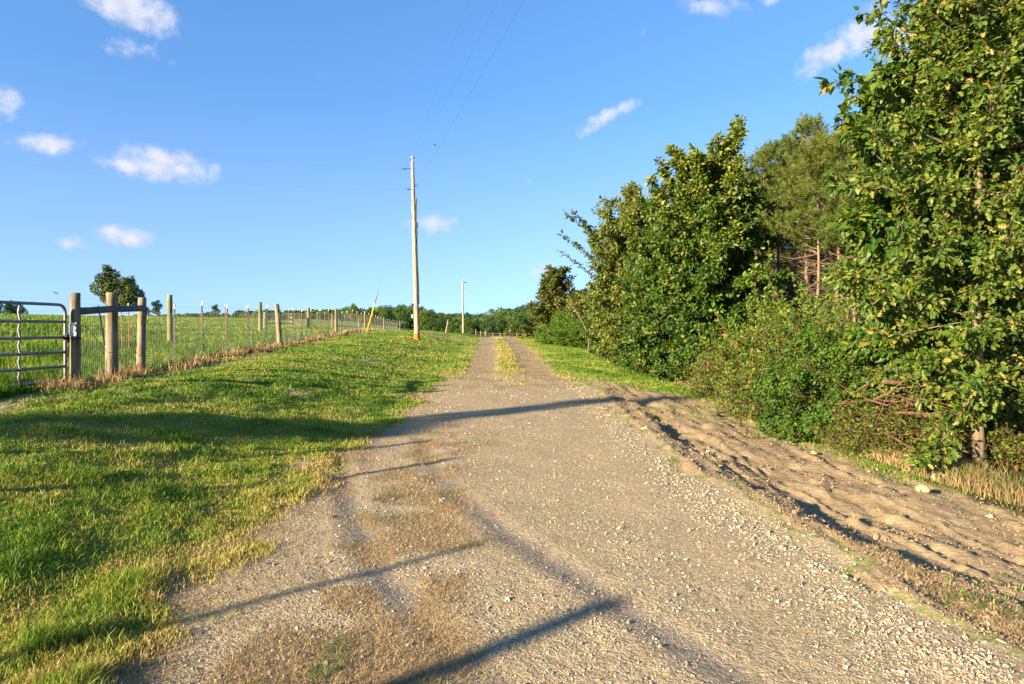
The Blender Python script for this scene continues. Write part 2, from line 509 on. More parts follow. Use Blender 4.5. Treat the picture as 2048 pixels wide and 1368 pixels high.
def wood_material(name, c0, c1, c2, dark_base=False):
    m, t, out = new_mat(name)
    tc = t.nodes.new('ShaderNodeTexCoord')
    mp = t.nodes.new('ShaderNodeMapping'); mp.inputs['Scale'].default_value = (9, 9, .8)
    t.links.new(tc.outputs['Object'], mp.inputs[0])
    n1 = noise(t, mp.outputs[0], 3.0, 5, .65, .4); n2 = noise(t, tc.outputs['Object'], 1.7, 3)
    c = ramp(t, mth(t, 'ADD', mth(t, 'MULTIPLY', n1.outputs['Fac'], .7), mth(t, 'MULTIPLY', n2.outputs['Fac'], .35)), [(.40, c0), (.52, c1), (.70, c2)])
    principled(t, out, c, .9, 0, .15, bump(t, n1.outputs['Fac'], .6, .012))
    return m
M_POST = wood_material('weathered_wood', (.075, .056, .035), (.205, .16, .105), (.30, .24, .165))
M_POST_G = wood_material('treated_wood', (.08, .075, .04), (.175, .16, .085), (.25, .22, .125))
M_RAIL = wood_material('grey_wood', (.07, .07, .068), (.13, .13, .125), (.21, .205, .19))
M_POLE = wood_material('pole_wood', (.13, .095, .06), (.34, .27, .185), (.46, .385, .285))

def flat_mat(name, col, rough=.6, metal=0.0, spec=.4, var=.25):
    m, t, out = new_mat(name)
    tc = t.nodes.new('ShaderNodeTexCoord')
    n1 = noise(t, tc.outputs['Object'], 9.0, 4)
    c = mixc(t, n1.outputs['Fac'], tuple(v * (1 - var) for v in col), tuple(min(1, v * (1 + var)) for v in col))
    principled(t, out, c, rough, metal, spec)
    return m
M_GALV = flat_mat('galvanised_steel', (.2, .2, .205), .45, .7, .5, .18)
M_GREENSTEEL = flat_mat('dark_green_steel', (.030, .040, .026), .6, .2)
M_RUSTSTEEL = flat_mat('rusty_steel', (.20, .075, .035), .8, .1, .3, .35)
M_WHITE = flat_mat('white_paint', (.78, .77, .73), .6, 0, .3, .06)
M_WIRE = flat_mat('wire', (.15, .155, .11), .6, .1, .5, .1)
M_DARKWIRE = flat_mat('dark_wire', (.05, .05, .055), .6, .2)
M_YELLOW = flat_mat('yellow_plastic', (.75, .47, .02), .5, 0, .4, .08)
M_BLACK = flat_mat('black_metal', (.02, .02, .022), .6, .2)
M_PORC = flat_mat('insulator', (.32, .30, .28), .3)
M_REDPOST = flat_mat('red_stain', (.42, .13, .04), .9, 0, .1, .3)
M_ROCK = flat_mat('pale_rock', (.33, .245, .14), .95, 0, .1, .25)

def leaf_material(name, stops, trans=.35, rough=.45, spec=.3):
    m, t, out = new_mat(name)
    ti = attr(t, 'tint').outputs['Fac']
    c = ramp(t, ti, stops)
    b = t.nodes.new('ShaderNodeBsdfPrincipled')
    b.inputs['Roughness'].default_value = rough
    b.inputs['Specular IOR Level'].default_value = spec
    t.links.new(c, b.inputs['Base Color'])
    tr = t.nodes.new('ShaderNodeBsdfTranslucent')
    c2 = mixc(t, 1.0, c, (1.25, 1.2, .55), 'MULTIPLY')
    t.links.new(c2, tr.inputs[0])
    mx = t.nodes.new('ShaderNodeMixShader'); mx.inputs[0].default_value = trans
    t.links.new(b.outputs[0], mx.inputs[1]); t.links.new(tr.outputs[0], mx.inputs[2])
    t.links.new(mx.outputs[0], out.inputs[0])
    return m

# ------------------------------------------------------------------ the ground sheet
def build_ground():
    front = np.linspace(-math.radians(50), math.radians(50), 430)
    back = np.linspace(math.radians(50), math.radians(310), 84)[1:-1]
    th = np.concatenate([front, back])
    r = [0.45]
    while r[-1] < 95: r.append(r[-1] * 1.0075)
    while r[-1] < 1500: r.append(r[-1] * 1.03)
    r = np.array(r)
    RR, TH = np.meshgrid(r, th, indexing='ij')
    x = (RR * np.sin(TH)).ravel(); y = (RR * np.cos(TH)).ravel()
    x = np.append(x, 0.0); y = np.append(y, 0.0)
    z = height(x, y)
    g, s, d, l, nr = masks(x, y)
    fl = sst(-.2, .4, fence_x(y) - x)
    rut_w = np.clip(np.exp(-(seg_d(x, y, RUT_A) / .12) ** 2) + np.exp(-(seg_d(x, y, RUT_B) / .11) ** 2), 0, 1) * (1 - sst(6.5, 9, y))
    nr_, nt = RR.shape
    i = np.arange(nr_ - 1)[:, None] * nt; j = np.arange(nt)[None, :]
    q = np.stack([i + j, i + nt + j, i + nt + (j + 1) % nt, i + (j + 1) % nt], -1).reshape(-1, 4)
    q = q[:, ::-1]
    c = len(x) - 1
    tri = np.stack([np.arange(nt), (np.arange(nt) + 1) % nt, np.full(nt, c)], 1)[:, ::-1]
    V = np.stack([x, y, z], 1)
    if np.cross(V[q[0, 1]] - V[q[0, 0]], V[q[0, 2]] - V[q[0, 0]])[2] < 0:
        q = q[:, ::-1]; tri = tri[:, ::-1]
    # smooth vertex normals of the whole sheet, shared by the pieces cut from it
    fn = np.cross(V[q[:, 2]] - V[q[:, 0]], V[q[:, 3]] - V[q[:, 1]])
    N = np.zeros_like(V)
    for k in range(4): np.add.at(N, q[:, k], fn)
    N[c] = (0, 0, 1)
    N /= np.linalg.norm(N, axis=1)[:, None] + 1e-12
    mask = np.stack([g, s, d], 1)
    def cls(idx):
        gg = np.maximum(g, s * (np.abs(x - xc(y)) < 2.4))[idx].mean(1); dd = (d * (x > 1.5))[idx].mean(1)
        k = np.zeros(len(idx), int)
        k[gg > .5] = 1
        k[(dd > .5) & (gg <= .5)] = 2
        k[(idx == c).any(1)] = 1
        return k
    kq, kt = cls(q), cls(tri)
    names = ('ground', 'gravel_drive', 'dirt_verge')
    labels = ('mown lawn and open green field ground', 'pale gravel drive running straight ahead to the crest', 'bare rutted tan dirt strip beside the gravel drive')
    cats = ('ground', 'drive', 'dirt')
    for k in range(3):
        fq, ft = q[kq == k], tri[kt == k]
        used = np.unique(np.concatenate([fq.ravel(), ft.ravel()]))
        mp = np.full(len(V), -1); mp[used] = np.arange(len(used))
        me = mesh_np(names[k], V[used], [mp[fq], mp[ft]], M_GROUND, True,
                     {'mask': mask[used], 'litter': l[used], 'field': fl[used], 'rut_band': rut_w[used]}, N[used])
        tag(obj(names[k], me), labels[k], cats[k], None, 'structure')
build_ground()

# ------------------------------------------------------------------ blades of grass
def blade_mesh(name, x, y, h, w, lean, tint, mat, seed, z=None, wind=None):
    rng = np.random.default_rng(seed)
    n = len(x)
    if z is None: z = height(x, y)
    a = rng.uniform(0, 2 * PI, n); ca, sa = np.cos(a), np.sin(a)
    b = rng.uniform(0, 2 * PI, n)
    lx, ly = np.cos(b) * lean * h, np.sin(b) * lean * h
    hh = h * np.sqrt(np.clip(1 - (lean * .8) ** 2, .08, 1))
    V = np.empty((n, 5, 3), np.float32)
    V[:, 0] = np.stack([x - ca * w, y - sa * w, z - .01], 1)
    V[:, 1] = np.stack([x + ca * w, y + sa * w, z - .01], 1)
    V[:, 2] = np.stack([x + lx * .35 + ca * w * .8, y + ly * .35 + sa * w * .8, z + hh * .58], 1)
    V[:, 3] = np.stack([x + lx * .35 - ca * w * .8, y + ly * .35 - sa * w * .8, z + hh * .58], 1)
    V[:, 4] = np.stack([x + lx, y + ly, z + hh], 1)
    k = np.arange(n)[:, None] * 5
    q = k + np.array([[0, 1, 2, 3]]); tr = k + np.array([[3, 2, 4]])
    return mesh_np(name, V.reshape(-1, 3), [q, tr], mat, False, {'tint': np.repeat(tint, 5)})

M_GRASS = leaf_material('grass_blades', [(0, (.03, .08, .009)), (.3, (.085, .185, .015)), (.55, (.17, .25, .025)), (.78, (.30, .285, .06)), (1, (.44, .32, .13))], .3, .55, .2)
M_FIELD = leaf_material('field_blades', [(0, (.02, .06, .007)), (.35, (.07, .155, .010)), (.6, (.14, .22, .016)), (.85, (.24, .26, .04)), (1, (.36, .28, .09))], .3, .55, .2)
M_STRAW = leaf_material('dry_grass', [(0, (.08, .13, .02)), (.25, (.17, .145, .055)), (.6, (.285, .20, .10)), (.85, (.42, .315, .165)), (1, (.25, .13, .06))], .25, .7, .15)

def polar(rng, n, r0, r1, a0=-47, a1=47):
    r = np.exp(rng.uniform(math.log(r0), math.log(r1), n))
    a = np.radians(rng.uniform(a0, a1, n))
    return r * np.sin(a), r * np.cos(a), r

def build_grass():
    rng = np.random.default_rng(5)
    # lawn
    x, y, r = polar(rng, 1150000, 2.2, 75)
    g, s, d, l, nr = masks(x, y)
    ok = rng.random(len(x)) < np.clip(1.05 - g * 1.05 - s * .25 - d * 1.03 - l * 1.2, 0, 1)
    ok &= x > fence_x(y) + .1
    ok &= (x < 1.2) | (y > 15.5)
    x, y, r, s, g = x[ok], y[ok], r[ok], s[ok], g[ok]
    clump = fbm(x, y, 2.6, 4, 31); patch = fbm(x, y, .7, 3, 61)
    h = (.018 + .042 * np.clip(clump - .32, 0, 1) * 2.0) * rng.uniform(.6, 1.35, len(x)) + .028 * sst(.62, .8, clump) + .045 * (rng.random(len(x)) < .03)
    h *= 1 + np.clip((7 - r) * .05, 0, .25)
    w = np.maximum(.0026, r * .00046) * rng.uniform(.7, 1.3, len(x))
    dry = np.clip((s + g * .5), 0, 1)
    fine = fbm(x, y, 7.0, 2, 77)
    tint = np.clip(.46 + (patch - .5) * .85 + (fine - .5) * .5 + (clump - .5) * -.7 + rng.normal(0, .11, len(x)) + dry * .35 + sst(-3.6, -1.9, x - xc(y)) * (1 - sst(7, 12, y)) * .24 + (np.abs(x - xc(y)) < .7) * (y > 13) * .26 + (rng.random(len(x)) < .07) * .3, 0, 1)
    me = blade_mesh('lawn_grass', x, y, h, w, rng.uniform(.25, 1.1, len(x)), tint, M_GRASS, 6)
    tag(obj('lawn_grass', me), 'short yellow-green mown grass beside the gravel drive', 'grass', None, 'stuff')
    # taller field grass beyond the fence
    x, y, r = polar(rng, 420000, 7.5, 95, -47, -4)
    ok = x < fence_x(y) - .15
    x, y, r = x[ok], y[ok], r[ok]
    patch = fbm(x, y, .5, 3, 91); cl = fbm(x, y, 1.6, 3, 92)
    band = np.exp(-((fence_x(y) - x - 5.2 - (patch - .5) * 1.2) / .8) ** 2)
    h = (.11 + .42 * np.clip(cl - .3, 0, 1)) * rng.uniform(.6, 1.4, len(x)) * np.clip(1.15 - r / 150, .4, 1)
    w = np.maximum(.004, r * .0006) * rng.uniform(.7, 1.3, len(x))
    tint = np.clip(.40 + (patch - .5) * 1.1 + (cl - .5) * .5 + rng.normal(0, .13, len(x)) + (r > 40) * .08 - band * .25, 0, 1)
    me = blade_mesh('field_grass', x, y, h, w, rng.uniform(.1, .8, len(x)), tint * .92, M_FIELD, 7)
    tag(obj('field_grass', me), 'tall lush green grass of the field behind the wire fence', 'grass', None, 'stuff')
    # dead straw on the drive and its edges
    x, y, r = polar(rng, 620000, 2.2, 52)
    g, s, d, l, nr = masks(x, y)
    ok = (rng.random(len(x)) < np.clip(s * .95 + .012, 0, 1)) & (x < 4.6)
    x, y, r = x[ok], y[ok], r[ok]
    n = len(x)
    tuft = fbm(x, y, 3.4, 3, 71)
    h = rng.uniform(.012, .05, n) * (1 + .9 * sst(.6, .75, tuft)); w = np.maximum(.0014, r * .0003) * rng.uniform(.7, 1.4, n)
    tint = np.clip(.66 + rng.normal(0, .15, n) - .75 * sst(.60, .72, tuft) * (rng.random(n) < .75), 0, 1)
    me = blade_mesh('straw', x, y, h, w, rng.uniform(.8, 1.25, n), tint, M_STRAW, 8)
    tag(obj('straw', me), 'dead brown straw and sparse weeds lying on the gravel drive', 'straw', None, 'stuff')
    # rank dry weeds along the fence and the hedge
    parts = []
    yy = np.exp(rng.uniform(math.log(9.5), math.log(75), 20000)); xx = fence_x(yy) + rng.normal(.0, .16, len(yy)) + .02
    k = fbm(xx, yy, 1.3, 3, 81) > .47
    parts.append((xx[k], yy[k], rng.uniform(.05, .20, k.sum()) * (1 + .8 * (rng.random(k.sum()) < .1)), np.clip(.78 + rng.normal(0, .2, k.sum()), 0, 1)))
    yy = np.exp(rng.uniform(math.log(6.0), math.log(62), 60000)); xx = 5.05 + rng.normal(0, .33, len(yy)) - .25 * (fbm(yy, yy * 0, .4, 2, 4) - .5)
    k = fbm(xx, yy, 1.1, 3, 82) > .36
    k &= (xx > 4.75 + np.clip(9.5 - yy, 0, 3) * .22)
    xx, yy = xx[k], yy[k]
    nw = len(xx)
    grn = fbm(xx, yy, .9, 3, 83)
    parts.append((xx, yy, rng.uniform(.08, .34, nw) * (.5 + .8 * sst(4.7, 5.4, xx)) * np.clip(.1 + yy / 15, .32, 1.35), np.clip(.55 + .1 * sst(10, 16, yy) + (grn - .5) * -2.0 + rng.normal(0, .18, nw), 0, 1)))
    x = np.concatenate([p[0] for p in parts]); y = np.concatenate([p[1] for p in parts]); h = np.concatenate([p[2] for p in parts]); tint = np.concatenate([p[3] for p in parts])
    r = np.hypot(x, y)
    me = blade_mesh('dry_weeds', x, y, h, np.maximum(.003, r * .00045) * rng.uniform(.7, 1.3, len(x)), rng.uniform(.1, .75, len(x)), tint, M_STRAW, 9)
    tag(obj('dry_weeds', me), 'tan dry weeds standing along the fence foot and hedge foot', 'weeds', None, 'stuff')
    # low green patches on the dirt verge
    px, py = [], []
    for (cx, cy, sx, sy, n) in ((4.55, 11.8, .25, 1.1, 3500), (4.6, 14.5, .3, 1.4, 3500), (4.75, 9.4, .16, .5, 1500), (4.5, 8.6, .08, .09, 500), (4.95, 7.7, .2, .4, 500), (4.85, 8.3, .2, .2, 500), (3.4, 12.8, .2, .5, 500), (5.0, 6.6, .2, .5, 260), (3.2, 4.2, .3, .2, 260), (2.6, 12.2, .15, .3, 300)):
        n = int(n * .5); px.append(rng.normal(cx, sx * 1.2, n)); py.append(rng.normal(cy, sy * 1.2, n))
    x = np.concatenate(px); y = np.concatenate(py); n = len(x)
    me = blade_mesh('verge_weeds', x, y, rng.uniform(.015, .055, n), np.full(n, .0045), rng.uniform(.2, .9, n), np.clip(rng.normal(.42, .22, n), 0, 1), M_GRASS, 10)
    tag(obj('verge_weeds', me), 'low green weed patches on the bare dirt verge', 'weeds', None, 'stuff')
build_grass()

# ------------------------------------------------------------------ loose stones and clods
def stone_mesh(name, x, y, size, tint, mat, seed, flat=.7):
    rng = np.random.default_rng(seed)
    n = len(x)
    base = np.array([[1, 0, 0], [-1, 0, 0], [0, 1, 0], [0, -1, 0], [0, 0, 1], [0, 0, -1], ], float)
    tri = np.array([[0, 2, 4], [2, 1, 4], [1, 3, 4], [3, 0, 4], [2, 0, 5], [1, 2, 5], [3, 1, 5], [0, 3, 5]])
    V = base[None] * rng.uniform(.55, 1.15, (n, 6, 1)) + rng.normal(0, .26, (n, 6, 3))
    V *= rng.uniform(.65, 1.3, (n, 1, 3)); V[:, :, 2] *= flat
    # random turn about two axes
    a = rng.uniform(0, 2 * PI, n); b = rng.normal(0, .5, n)
    ca, sa, cb, sb = np.cos(a), np.sin(a), np.cos(b), np.sin(b)
    X = V[:, :, 0] * cb[:, None] + V[:, :, 2] * sb[:, None]; Z = -V[:, :, 0] * sb[:, None] + V[:, :, 2] * cb[:, None]; Y = V[:, :, 1]
    V = np.stack([X * ca[:, None] - Y * sa[:, None], X * sa[:, None] + Y * ca[:, None], Z], -1) * size[:, None, None]
    z = height(x, y)
    V += np.stack([x, y, z + size * flat * .12], 1)[:, None, :]
    F = (np.arange(n)[:, None, None] * 6 + tri[None]).reshape(-1, 3)
    return mesh_np(name, V.reshape(-1, 3), [F], mat, False, {'tint': np.repeat(tint, 6)})

def tint_mat(name, stops, rough=.92, grain=.35):
    m, t, out = new_mat(name)
    c = ramp(t, attr(t, 'tint').outputs['Fac'], stops)
    geo = t.nodes.new('ShaderNodeNewGeometry')
    n1 = noise(t, geo.outputs['Position'], 130, 3)
    c = mixc(t, grain, c, mixc(t, n1.outputs['Fac'], (.16, .13, .10), (.5, .44, .36)))
    principled(t, out, c, rough, 0, .15)
    return m
M_STONE = tint_mat('crushed_stone', [(0, (.155, .122, .08)), (.4, (.27, .213, .135)), (.75, (.35, .283, .18)), (1, (.43, .358, .24))])
M_CLOD = tint_mat('dirt_clods', [(0, (.13, .085, .047)), (.5, (.235, .168, .097)), (1, (.32, .238, .145))], .95, .08)

def build_stones():
    rng = np.random.default_rng(15)
    x, y, r = polar(rng, 420000, 2.2, 20, -44, 44)
    g, s, d, l, nr = masks(x, y)
    xr = x - xc(y)
    loose = .35 + .65 * sst(.48, .62, fbm(x, y, 2.2, 3, 33)) + .6 * np.exp(-((xr - eshift(y) - 1.5) / .4) ** 2)
    rut_band = np.exp(-(seg_d(x, y, RUT_A) / .18) ** 2) + np.exp(-(seg_d(x, y, RUT_B) / .18) ** 2) + np.exp(-((xr - 1.15) / .2) ** 2) * .6
    ok = rng.random(len(x)) < np.clip(g * loose * (1 - s * .55) * (1 - .7 * np.clip(rut_band, 0, 1)) * .5, 0, 1)
    x, y, r, xr = x[ok], y[ok], r[ok], xr[ok]
    sz = np.exp(rng.normal(math.log(.0042), .46, len(x))) * np.clip(.75 + r * .07, 1, 1.9) * (1 + .5 * np.exp(-((xr - eshift(y) - 1.5) / .35) ** 2))
    big = rng.random(len(x)) < .004; sz[big] *= 2.4
    me = stone_mesh('loose_gravel', x, y, np.clip(sz, .003, .045), rng.random(len(x)) ** .9, M_STONE, 16)
    tag(obj('loose_gravel', me), 'loose grey crushed stone scattered over the drive', 'gravel', None, 'stuff')
    x, y, r = polar(rng, 330000, 2.6, 19, 5, 46)
    g, s, d, l, nr = masks(x, y)
    xr = x - xc(y)
    ok = (rng.random(len(x)) < np.clip(d * (.16 + .9 * np.exp(-((xr - eshift(y) - 2.2) / .35) ** 2) + .5 * sst(.56, .68, fbm(x, y, 1.8, 3, 36))), 0, 1) * .26) & (x > 1.6)
    x, y, r = x[ok], y[ok], r[ok]
    sz = np.exp(rng.normal(math.log(.006), .52, len(x))) * np.clip(.7 + r * .06, 1, 1.6)
    me = stone_mesh('dirt_clods', x, y, np.clip(sz, .004, .06), rng.random(len(x)), M_CLOD, 17, .75)
    tag(obj('dirt_clods', me), 'crumbled tan soil clods along the rutted dirt verge', 'clods', None, 'stuff')
build_stones()

# ------------------------------------------------------------------ fences
def in_frame_x(px, line):      # distance along a fence line x = a + b*y at a pixel column
    a, b = line
    k = (px - 1024.0) / F
    return a / (k - b)
MAIN = (-7.1 + .102 * 11.1, -.102)
INNER = (-12.9 + .113 * 25.8, -.113)

def t_post(parent, x, y, h, mat, capped=True, cap=.13, lean=0.0, name='steel_post'):
    z = gz(x, y)
    b = MB()
    top = np.array([x + lean * h, y, z + h])
    base = np.array([x, y, z - .15])
    # a T section: flange across, web behind, studs up the face
    dirn = (top - base)
    hb = h + .15
    b.box((x + lean * h * .5, y, z + h / 2 - .075), (.038, .008, hb), rot=[[1, 0, lean], [0, 1, 0], [0, 0, 1]])
    b.box((x + lean * h * .5, y + .0195, z + h / 2 - .075), (.008, .031, hb), rot=[[1, 0, lean], [0, 1, 0], [0, 0, 1]])
    for k in range(int(h / .12)):
        zz = .1 + k * .12
        b.box((x + lean * zz, y - .008, z + zz), (.012, .008, .03))
    o = b.build(name, mat, parent)
    if capped:
        c = MB()
        c.box((x + lean * h, y + .012, z + h - cap / 2 + .004), (.030, .034, cap))
        c.build('post_tip', M_WHITE, o)
    return o

def wood_post(parent, x, y, h, r, mat, lean=(0, 0), seed=0, name='wood_post'):
    z = gz(x, y)
    rng = np.random.default_rng(seed)
    n = 14
    t = np.linspace(-.06, 1, n)
    P = np.stack([x + lean[0] * h * t, y + lean[1] * h * t, z + h * t], 1)
    P[:, :2] += rng.normal(0, r * .025, (n, 2))
    R = r * (1.05 - .08 * t) * (1 + rng.normal(0, .02, n))
    P = np.vstack([P, P[-1] + [0, 0, .012]]); R = np.append(R, R[-1] * .86)
    b = MB(); b.tube(P, R, 18)
    return b.build(name, mat, parent, True)

def wire_panel(parent, line, y0, y1, h0, h1, sv, sh, rad, mat, name='wire_mesh', barbed=(), step=2.0, seed=1):
    rng = np.random.default_rng(seed)
    b = MB()
    a, k = line
    ys = []
    y = y0
    while y < y1:
        ys.append(y); y += sv * (1 if y < 30 else (2 if y < 50 else 4))
    ys = np.array(ys)
    wob = lambda yy, zz: .018 * np.sin(yy * 2.1 + zz * 3) + .012 * np.sin(yy * 5.3 - zz * 4)
    xs = a + k * ys; zb = height(xs, ys)
    rr = np.maximum(rad, rad * ys / 22.0)
    nz_ = 6
    tz = np.linspace(0, 1, nz_)
    n = len(ys)
    zz = zb[:, None] + h0 + (h1 - h0) * tz[None]
    xx = xs[:, None] + wob(ys[:, None], tz[None] * 1.3); yy = ys[:, None] + .012 * np.sin(tz[None] * 9 + ys[:, None] * 7)
    ring = np.array([[0, 1.0], [-.87, -.5], [.87, -.5]])
    V = np.stack([xx[:, :, None] + rr[:, None, None] * ring[None, None, :, 0], yy[:, :, None] + rr[:, None, None] * ring[None, None, :, 1], np.repeat(zz[:, :, None], 3, 2)], -1).reshape(-1, 3)
    i = (np.arange(n)[:, None, None] * nz_ + np.arange(nz_ - 1)[None, :, None]) * 3; j = np.arange(3)[None, None, :]
    q = np.stack([i + j, i + (j + 1) % 3, i + 3 + (j + 1) % 3, i + 3 + j], -1).reshape(-1, 4)
    b.add(V, [q])
    yl = np.arange(y0, y1, .5); yl = np.append(yl, y1)
    xl = a + k * yl; zl = height(xl, yl)
    hs_ = list(np.arange(h0, h1 + .01, sh)) + list(barbed)
    for hh in hs_:
        rl = np.maximum(rad * .9, rad * yl / 26.0)
        b.tube(np.stack([xl + wob(yl, hh), yl, zl + hh + (.01 * np.sin(yl * 1.4) if hh > h1 else 0)], 1), rl, 3, False)
    return b.build(name, mat, parent)

def build_main_fence():
    f = thing('wire_fence', 'long woven wire fence with wooden and white-tipped green steel posts along the lawn', 'fence', (0, 0, 0))
    ends = [(150, 1.53, .077, (0, 0)), (222.5, 1.57, .10, (.01, 0)), (281.5, 1.50, .077, (.02, 0)), (560, 1.56, .088, (-.075, 0)), (672, 1.50, .075, (0, 0)),
            (730, 1.50, .075, (0, 0)), (768, 1.5, .075, (0, 0)), (800, 1.5, .075, (0, 0))]
    for i, (px, h, r, ln) in enumerate(ends):
        y = in_frame_x(px, MAIN); x = MAIN[0] + MAIN[1] * y
        if i == 0: y = 11.1; x = -7.1
        wood_post(f, x, y, h, r, M_POST, ln, 30 + i)
    rng = np.random.default_rng(3)
    for px in (350, 405, 455, 497, 530, 585, 604, 622, 640, 657, 683, 694, 705, 714, 722, 738, 745, 751, 757, 762.5, 774, 779, 784, 789, 793.5, 804, 808, 812, 816):
        y = in_frame_x(px, MAIN); x = MAIN[0] + MAIN[1] * y
        t_post(f, x, y, (1.50 if px < 600 else 1.42) + rng.uniform(-.06, .05), M_GREENSTEEL, True, .09, rng.normal(0, .015) + (.03 if px == 350 else 0))
    # the H brace beside the gate
    b = MB()
    y1, y2, y3 = 11.1, in_frame_x(222.5, MAIN), in_frame_x(281.5, MAIN)
    fx = lambda y: MAIN[0] + MAIN[1] * y
    for ya, yb, za, zb, rr in ((y1 + .06, y2 - .02, 1.245, 1.30, .062), (y2 + .02, y3 - .02, 1.30, 1.33, .062)):
        b.tube([(fx(ya) + .07, ya, gz(-7.1, 11.1) + za), (fx((ya + yb) / 2) + .075, (ya + yb) / 2, gz(-7.1, 11.1) + (za + zb) / 2), (fx(yb) + .07, yb, gz(-7.1, 11.1) + zb)], [rr, rr * .98, rr], 14)
    b.build('brace_rail', M_RAIL, f, True)
    b = MB()
    z1 = gz(-7.1, 11.1)
    b.tube([(fx(y1 + .5) + .09, y1 + .55, z1 + 1.34), (fx(y1 + .75) + .09, y1 + .78, z1 + .66)], .012, 6)
    b.tube([(fx(y1 + .3), y1 + .3, z1 + 1.0), (fx(y2), y2, z1 + .45)], .005, 4)
    b.tube([(fx(y2), y2, z1 + 1.1), (fx(y3), y3, z1 + .35)], .005, 4)
    b.build('brace_wire', M_DARKWIRE, f)
    wire_panel(f, MAIN, 11.15, 92, .03, 1.26, .07, .14, .0013, M_WIRE, barbed=(1.38,))
    # a post leaning far down the line
    x, y, z = ground_at(893, 673)
    return f
build_main_fence()

def build_inner_fence():
    f = thing('pasture_fence', 'second fence out in the field with rusty steel posts and tall wooden posts', 'fence', (0, 0, 0))
    for i, (px, h, r) in enumerate(((340, 1.86, .095), (520.5, 1.82, .105), (617, 1.75, .12), (665, 1.5, .1))):
        y = in_frame_x(px, INNER); x = INNER[0] + INNER[1] * y
        wood_post(f, x, y, h, r, M_POST_G, (-.005, 0), 60 + i)
    rng = np.random.default_rng(8)
    for px, dh in ((144, .12), (244, -.1), (258, .02), (403, .08), (452, .04), (492, 0), (552, 0), (577, -.03), (598, 0), (634, -.04), (649, 0), (663, 0), (671, 0), (688, 0), (700, 0)):
        y = in_frame_x(px, INNER); x = INNER[0] + INNER[1] * y
        t_post(f, x, y, 1.55 + dh, M_RUSTSTEEL, True, .08, rng.normal(0, .012), 'rusty_post')
    wire_panel(f, INNER, 15.5, 75, .1, 1.15, .20, .25, .0014, M_WIRE, barbed=(1.30, 1.46, 1.62), seed=4)
    return f
build_inner_fence()

def build_board_fence():
    # board fence panels in the far lane
    f = thing('board_fence', 'low board fence with three pale rails beyond the wire fences', 'fence', (0, 0, 0))
    d0, d1 = 50.0, 56.0
    X = lambda px, d: (px - 1024) / F * d
    spans = [((530, 50), (584, 53), 3), ((674, 66), (718, 70), 2)]
    for (a, b_, n) in spans:
        ax, ay, bx, by = X(a[0], a[1]), a[1], X(b_[0], b_[1]), b_[1]
        za = gz(ax, ay); zb = gz(bx, by)
        for hh in np.linspace(.45, 1.1, n):
            b = MB(); b.tube([(ax, ay, za + hh), ((ax + bx) / 2, (ay + by) / 2, (za + zb) / 2 + hh), (bx, by, zb + hh)], .07, 4)
            b.build('rail', M_POLE, f)
        for (x, y) in ((ax, ay), (bx, by)):
            wood_post(f, x, y, 1.25, .12, M_POST, (0, 0), int(abs(x) * 10))
build_board_fence()

def build_gate():
    P0 = np.array([-7.17, 10.98]); dr = np.array([-.114, -1.0]); dr /= np.linalg.norm(dr)
    base = gz(-7.17, 10.98)
    g = thing('pipe_gate', 'grey galvanised six-bar pipe gate chained to a wooden post', 'gate', (0, 0, 0))
    L = 3.95
    pt = lambda s, h: (P0[0] + dr[0] * s, P0[1] + dr[1] * s, base + h)
    r = .024
    b = MB()
    top, bot, rc = 1.345, .10, .13
    path = [pt(0.02, bot - .06)] + [pt(0.02, bot + .1 * k) for k in range(1, 11)] + [pt(.02, top - rc)]
    for k in range(1, 7):
        a = k / 6 * PI / 2
        path.append(pt(.02 + rc * (1 - math.cos(a)), top - rc + rc * math.sin(a)))
    path += [pt(s, top + .012 * s) for s in np.linspace(.3, L - rc, 12)]
    for k in range(1, 7):
        a = k / 6 * PI / 2
        path.append(pt(L - rc + rc * math.sin(a), top + .012 * L - rc + rc * math.cos(a)))
    path += [pt(L, h) for h in np.linspace(top - rc, bot - .05, 10)]
    b.tube(path, r, 12); b.build('frame', M_GALV, g, True)
    for hh in (.94 + .135, .715 + .11, .50 + .09, .29 + .07, .10 + .03):
        b = MB(); b.tube([pt(.02, hh), pt(L * .5, hh + .012 * L * .5), pt(L, hh + .012 * L)], r * .95, 12); b.build('bar', M_GALV, g, True)
    for s in (.93, 2.0, 3.05):
        b = MB()
        hs_ = [1.345, 1.21, 1.075, .95, .825, .705, .59, .475, .36, .245, .13]
        pts = []
        for i, hh in enumerate(hs_):
            off = .034 if i % 2 == 0 else .004
            p = pt(s, hh + .012 * s); pts.append((p[0] + off, p[1], p[2]))
        b.tube(pts, .017, 8); b.build('brace_strap', M_GALV, g, True)
    # chain and latch
    b = MB()
    cz = .70 + .125
    for k in range(9):
        a = -1.9 + k * .5
        c = np.array([-7.1 + .085 * math.cos(a), 11.06 + .085 * math.sin(a), base + cz - .02 + .012 * math.sin(k * 1.7)])
        th = np.linspace(0, 2 * PI, 9)
        t1 = np.array([-math.sin(a), math.cos(a), 0]); t2 = np.array([math.cos(a) * (k % 2), math.sin(a) * (k % 2), 1 - (k % 2)])
        b.tube(c + .028 * np.cos(th)[:, None] * t1 + .014 * np.sin(th)[:, None] * t2, .006, 6, False)
    b.box(tuple(np.array(pt(.03, cz)) + [.05, 0, -.05]), (.045, .03, .06))
    b.box(tuple(np.array(pt(.03, cz)) + [.02, 0, .0]), (.06, .07, .09))
    for k in range(3):
        p = np.array(pt(.03, cz + .07 - .05 * k)) + [.03, -.01, 0]
        b.tube([p, p + [.03, -.02, -.03], p + [.0, -.01, -.06]], .009, 6)
    b.build('chain_latch', M_BLACK, g)
build_gate()

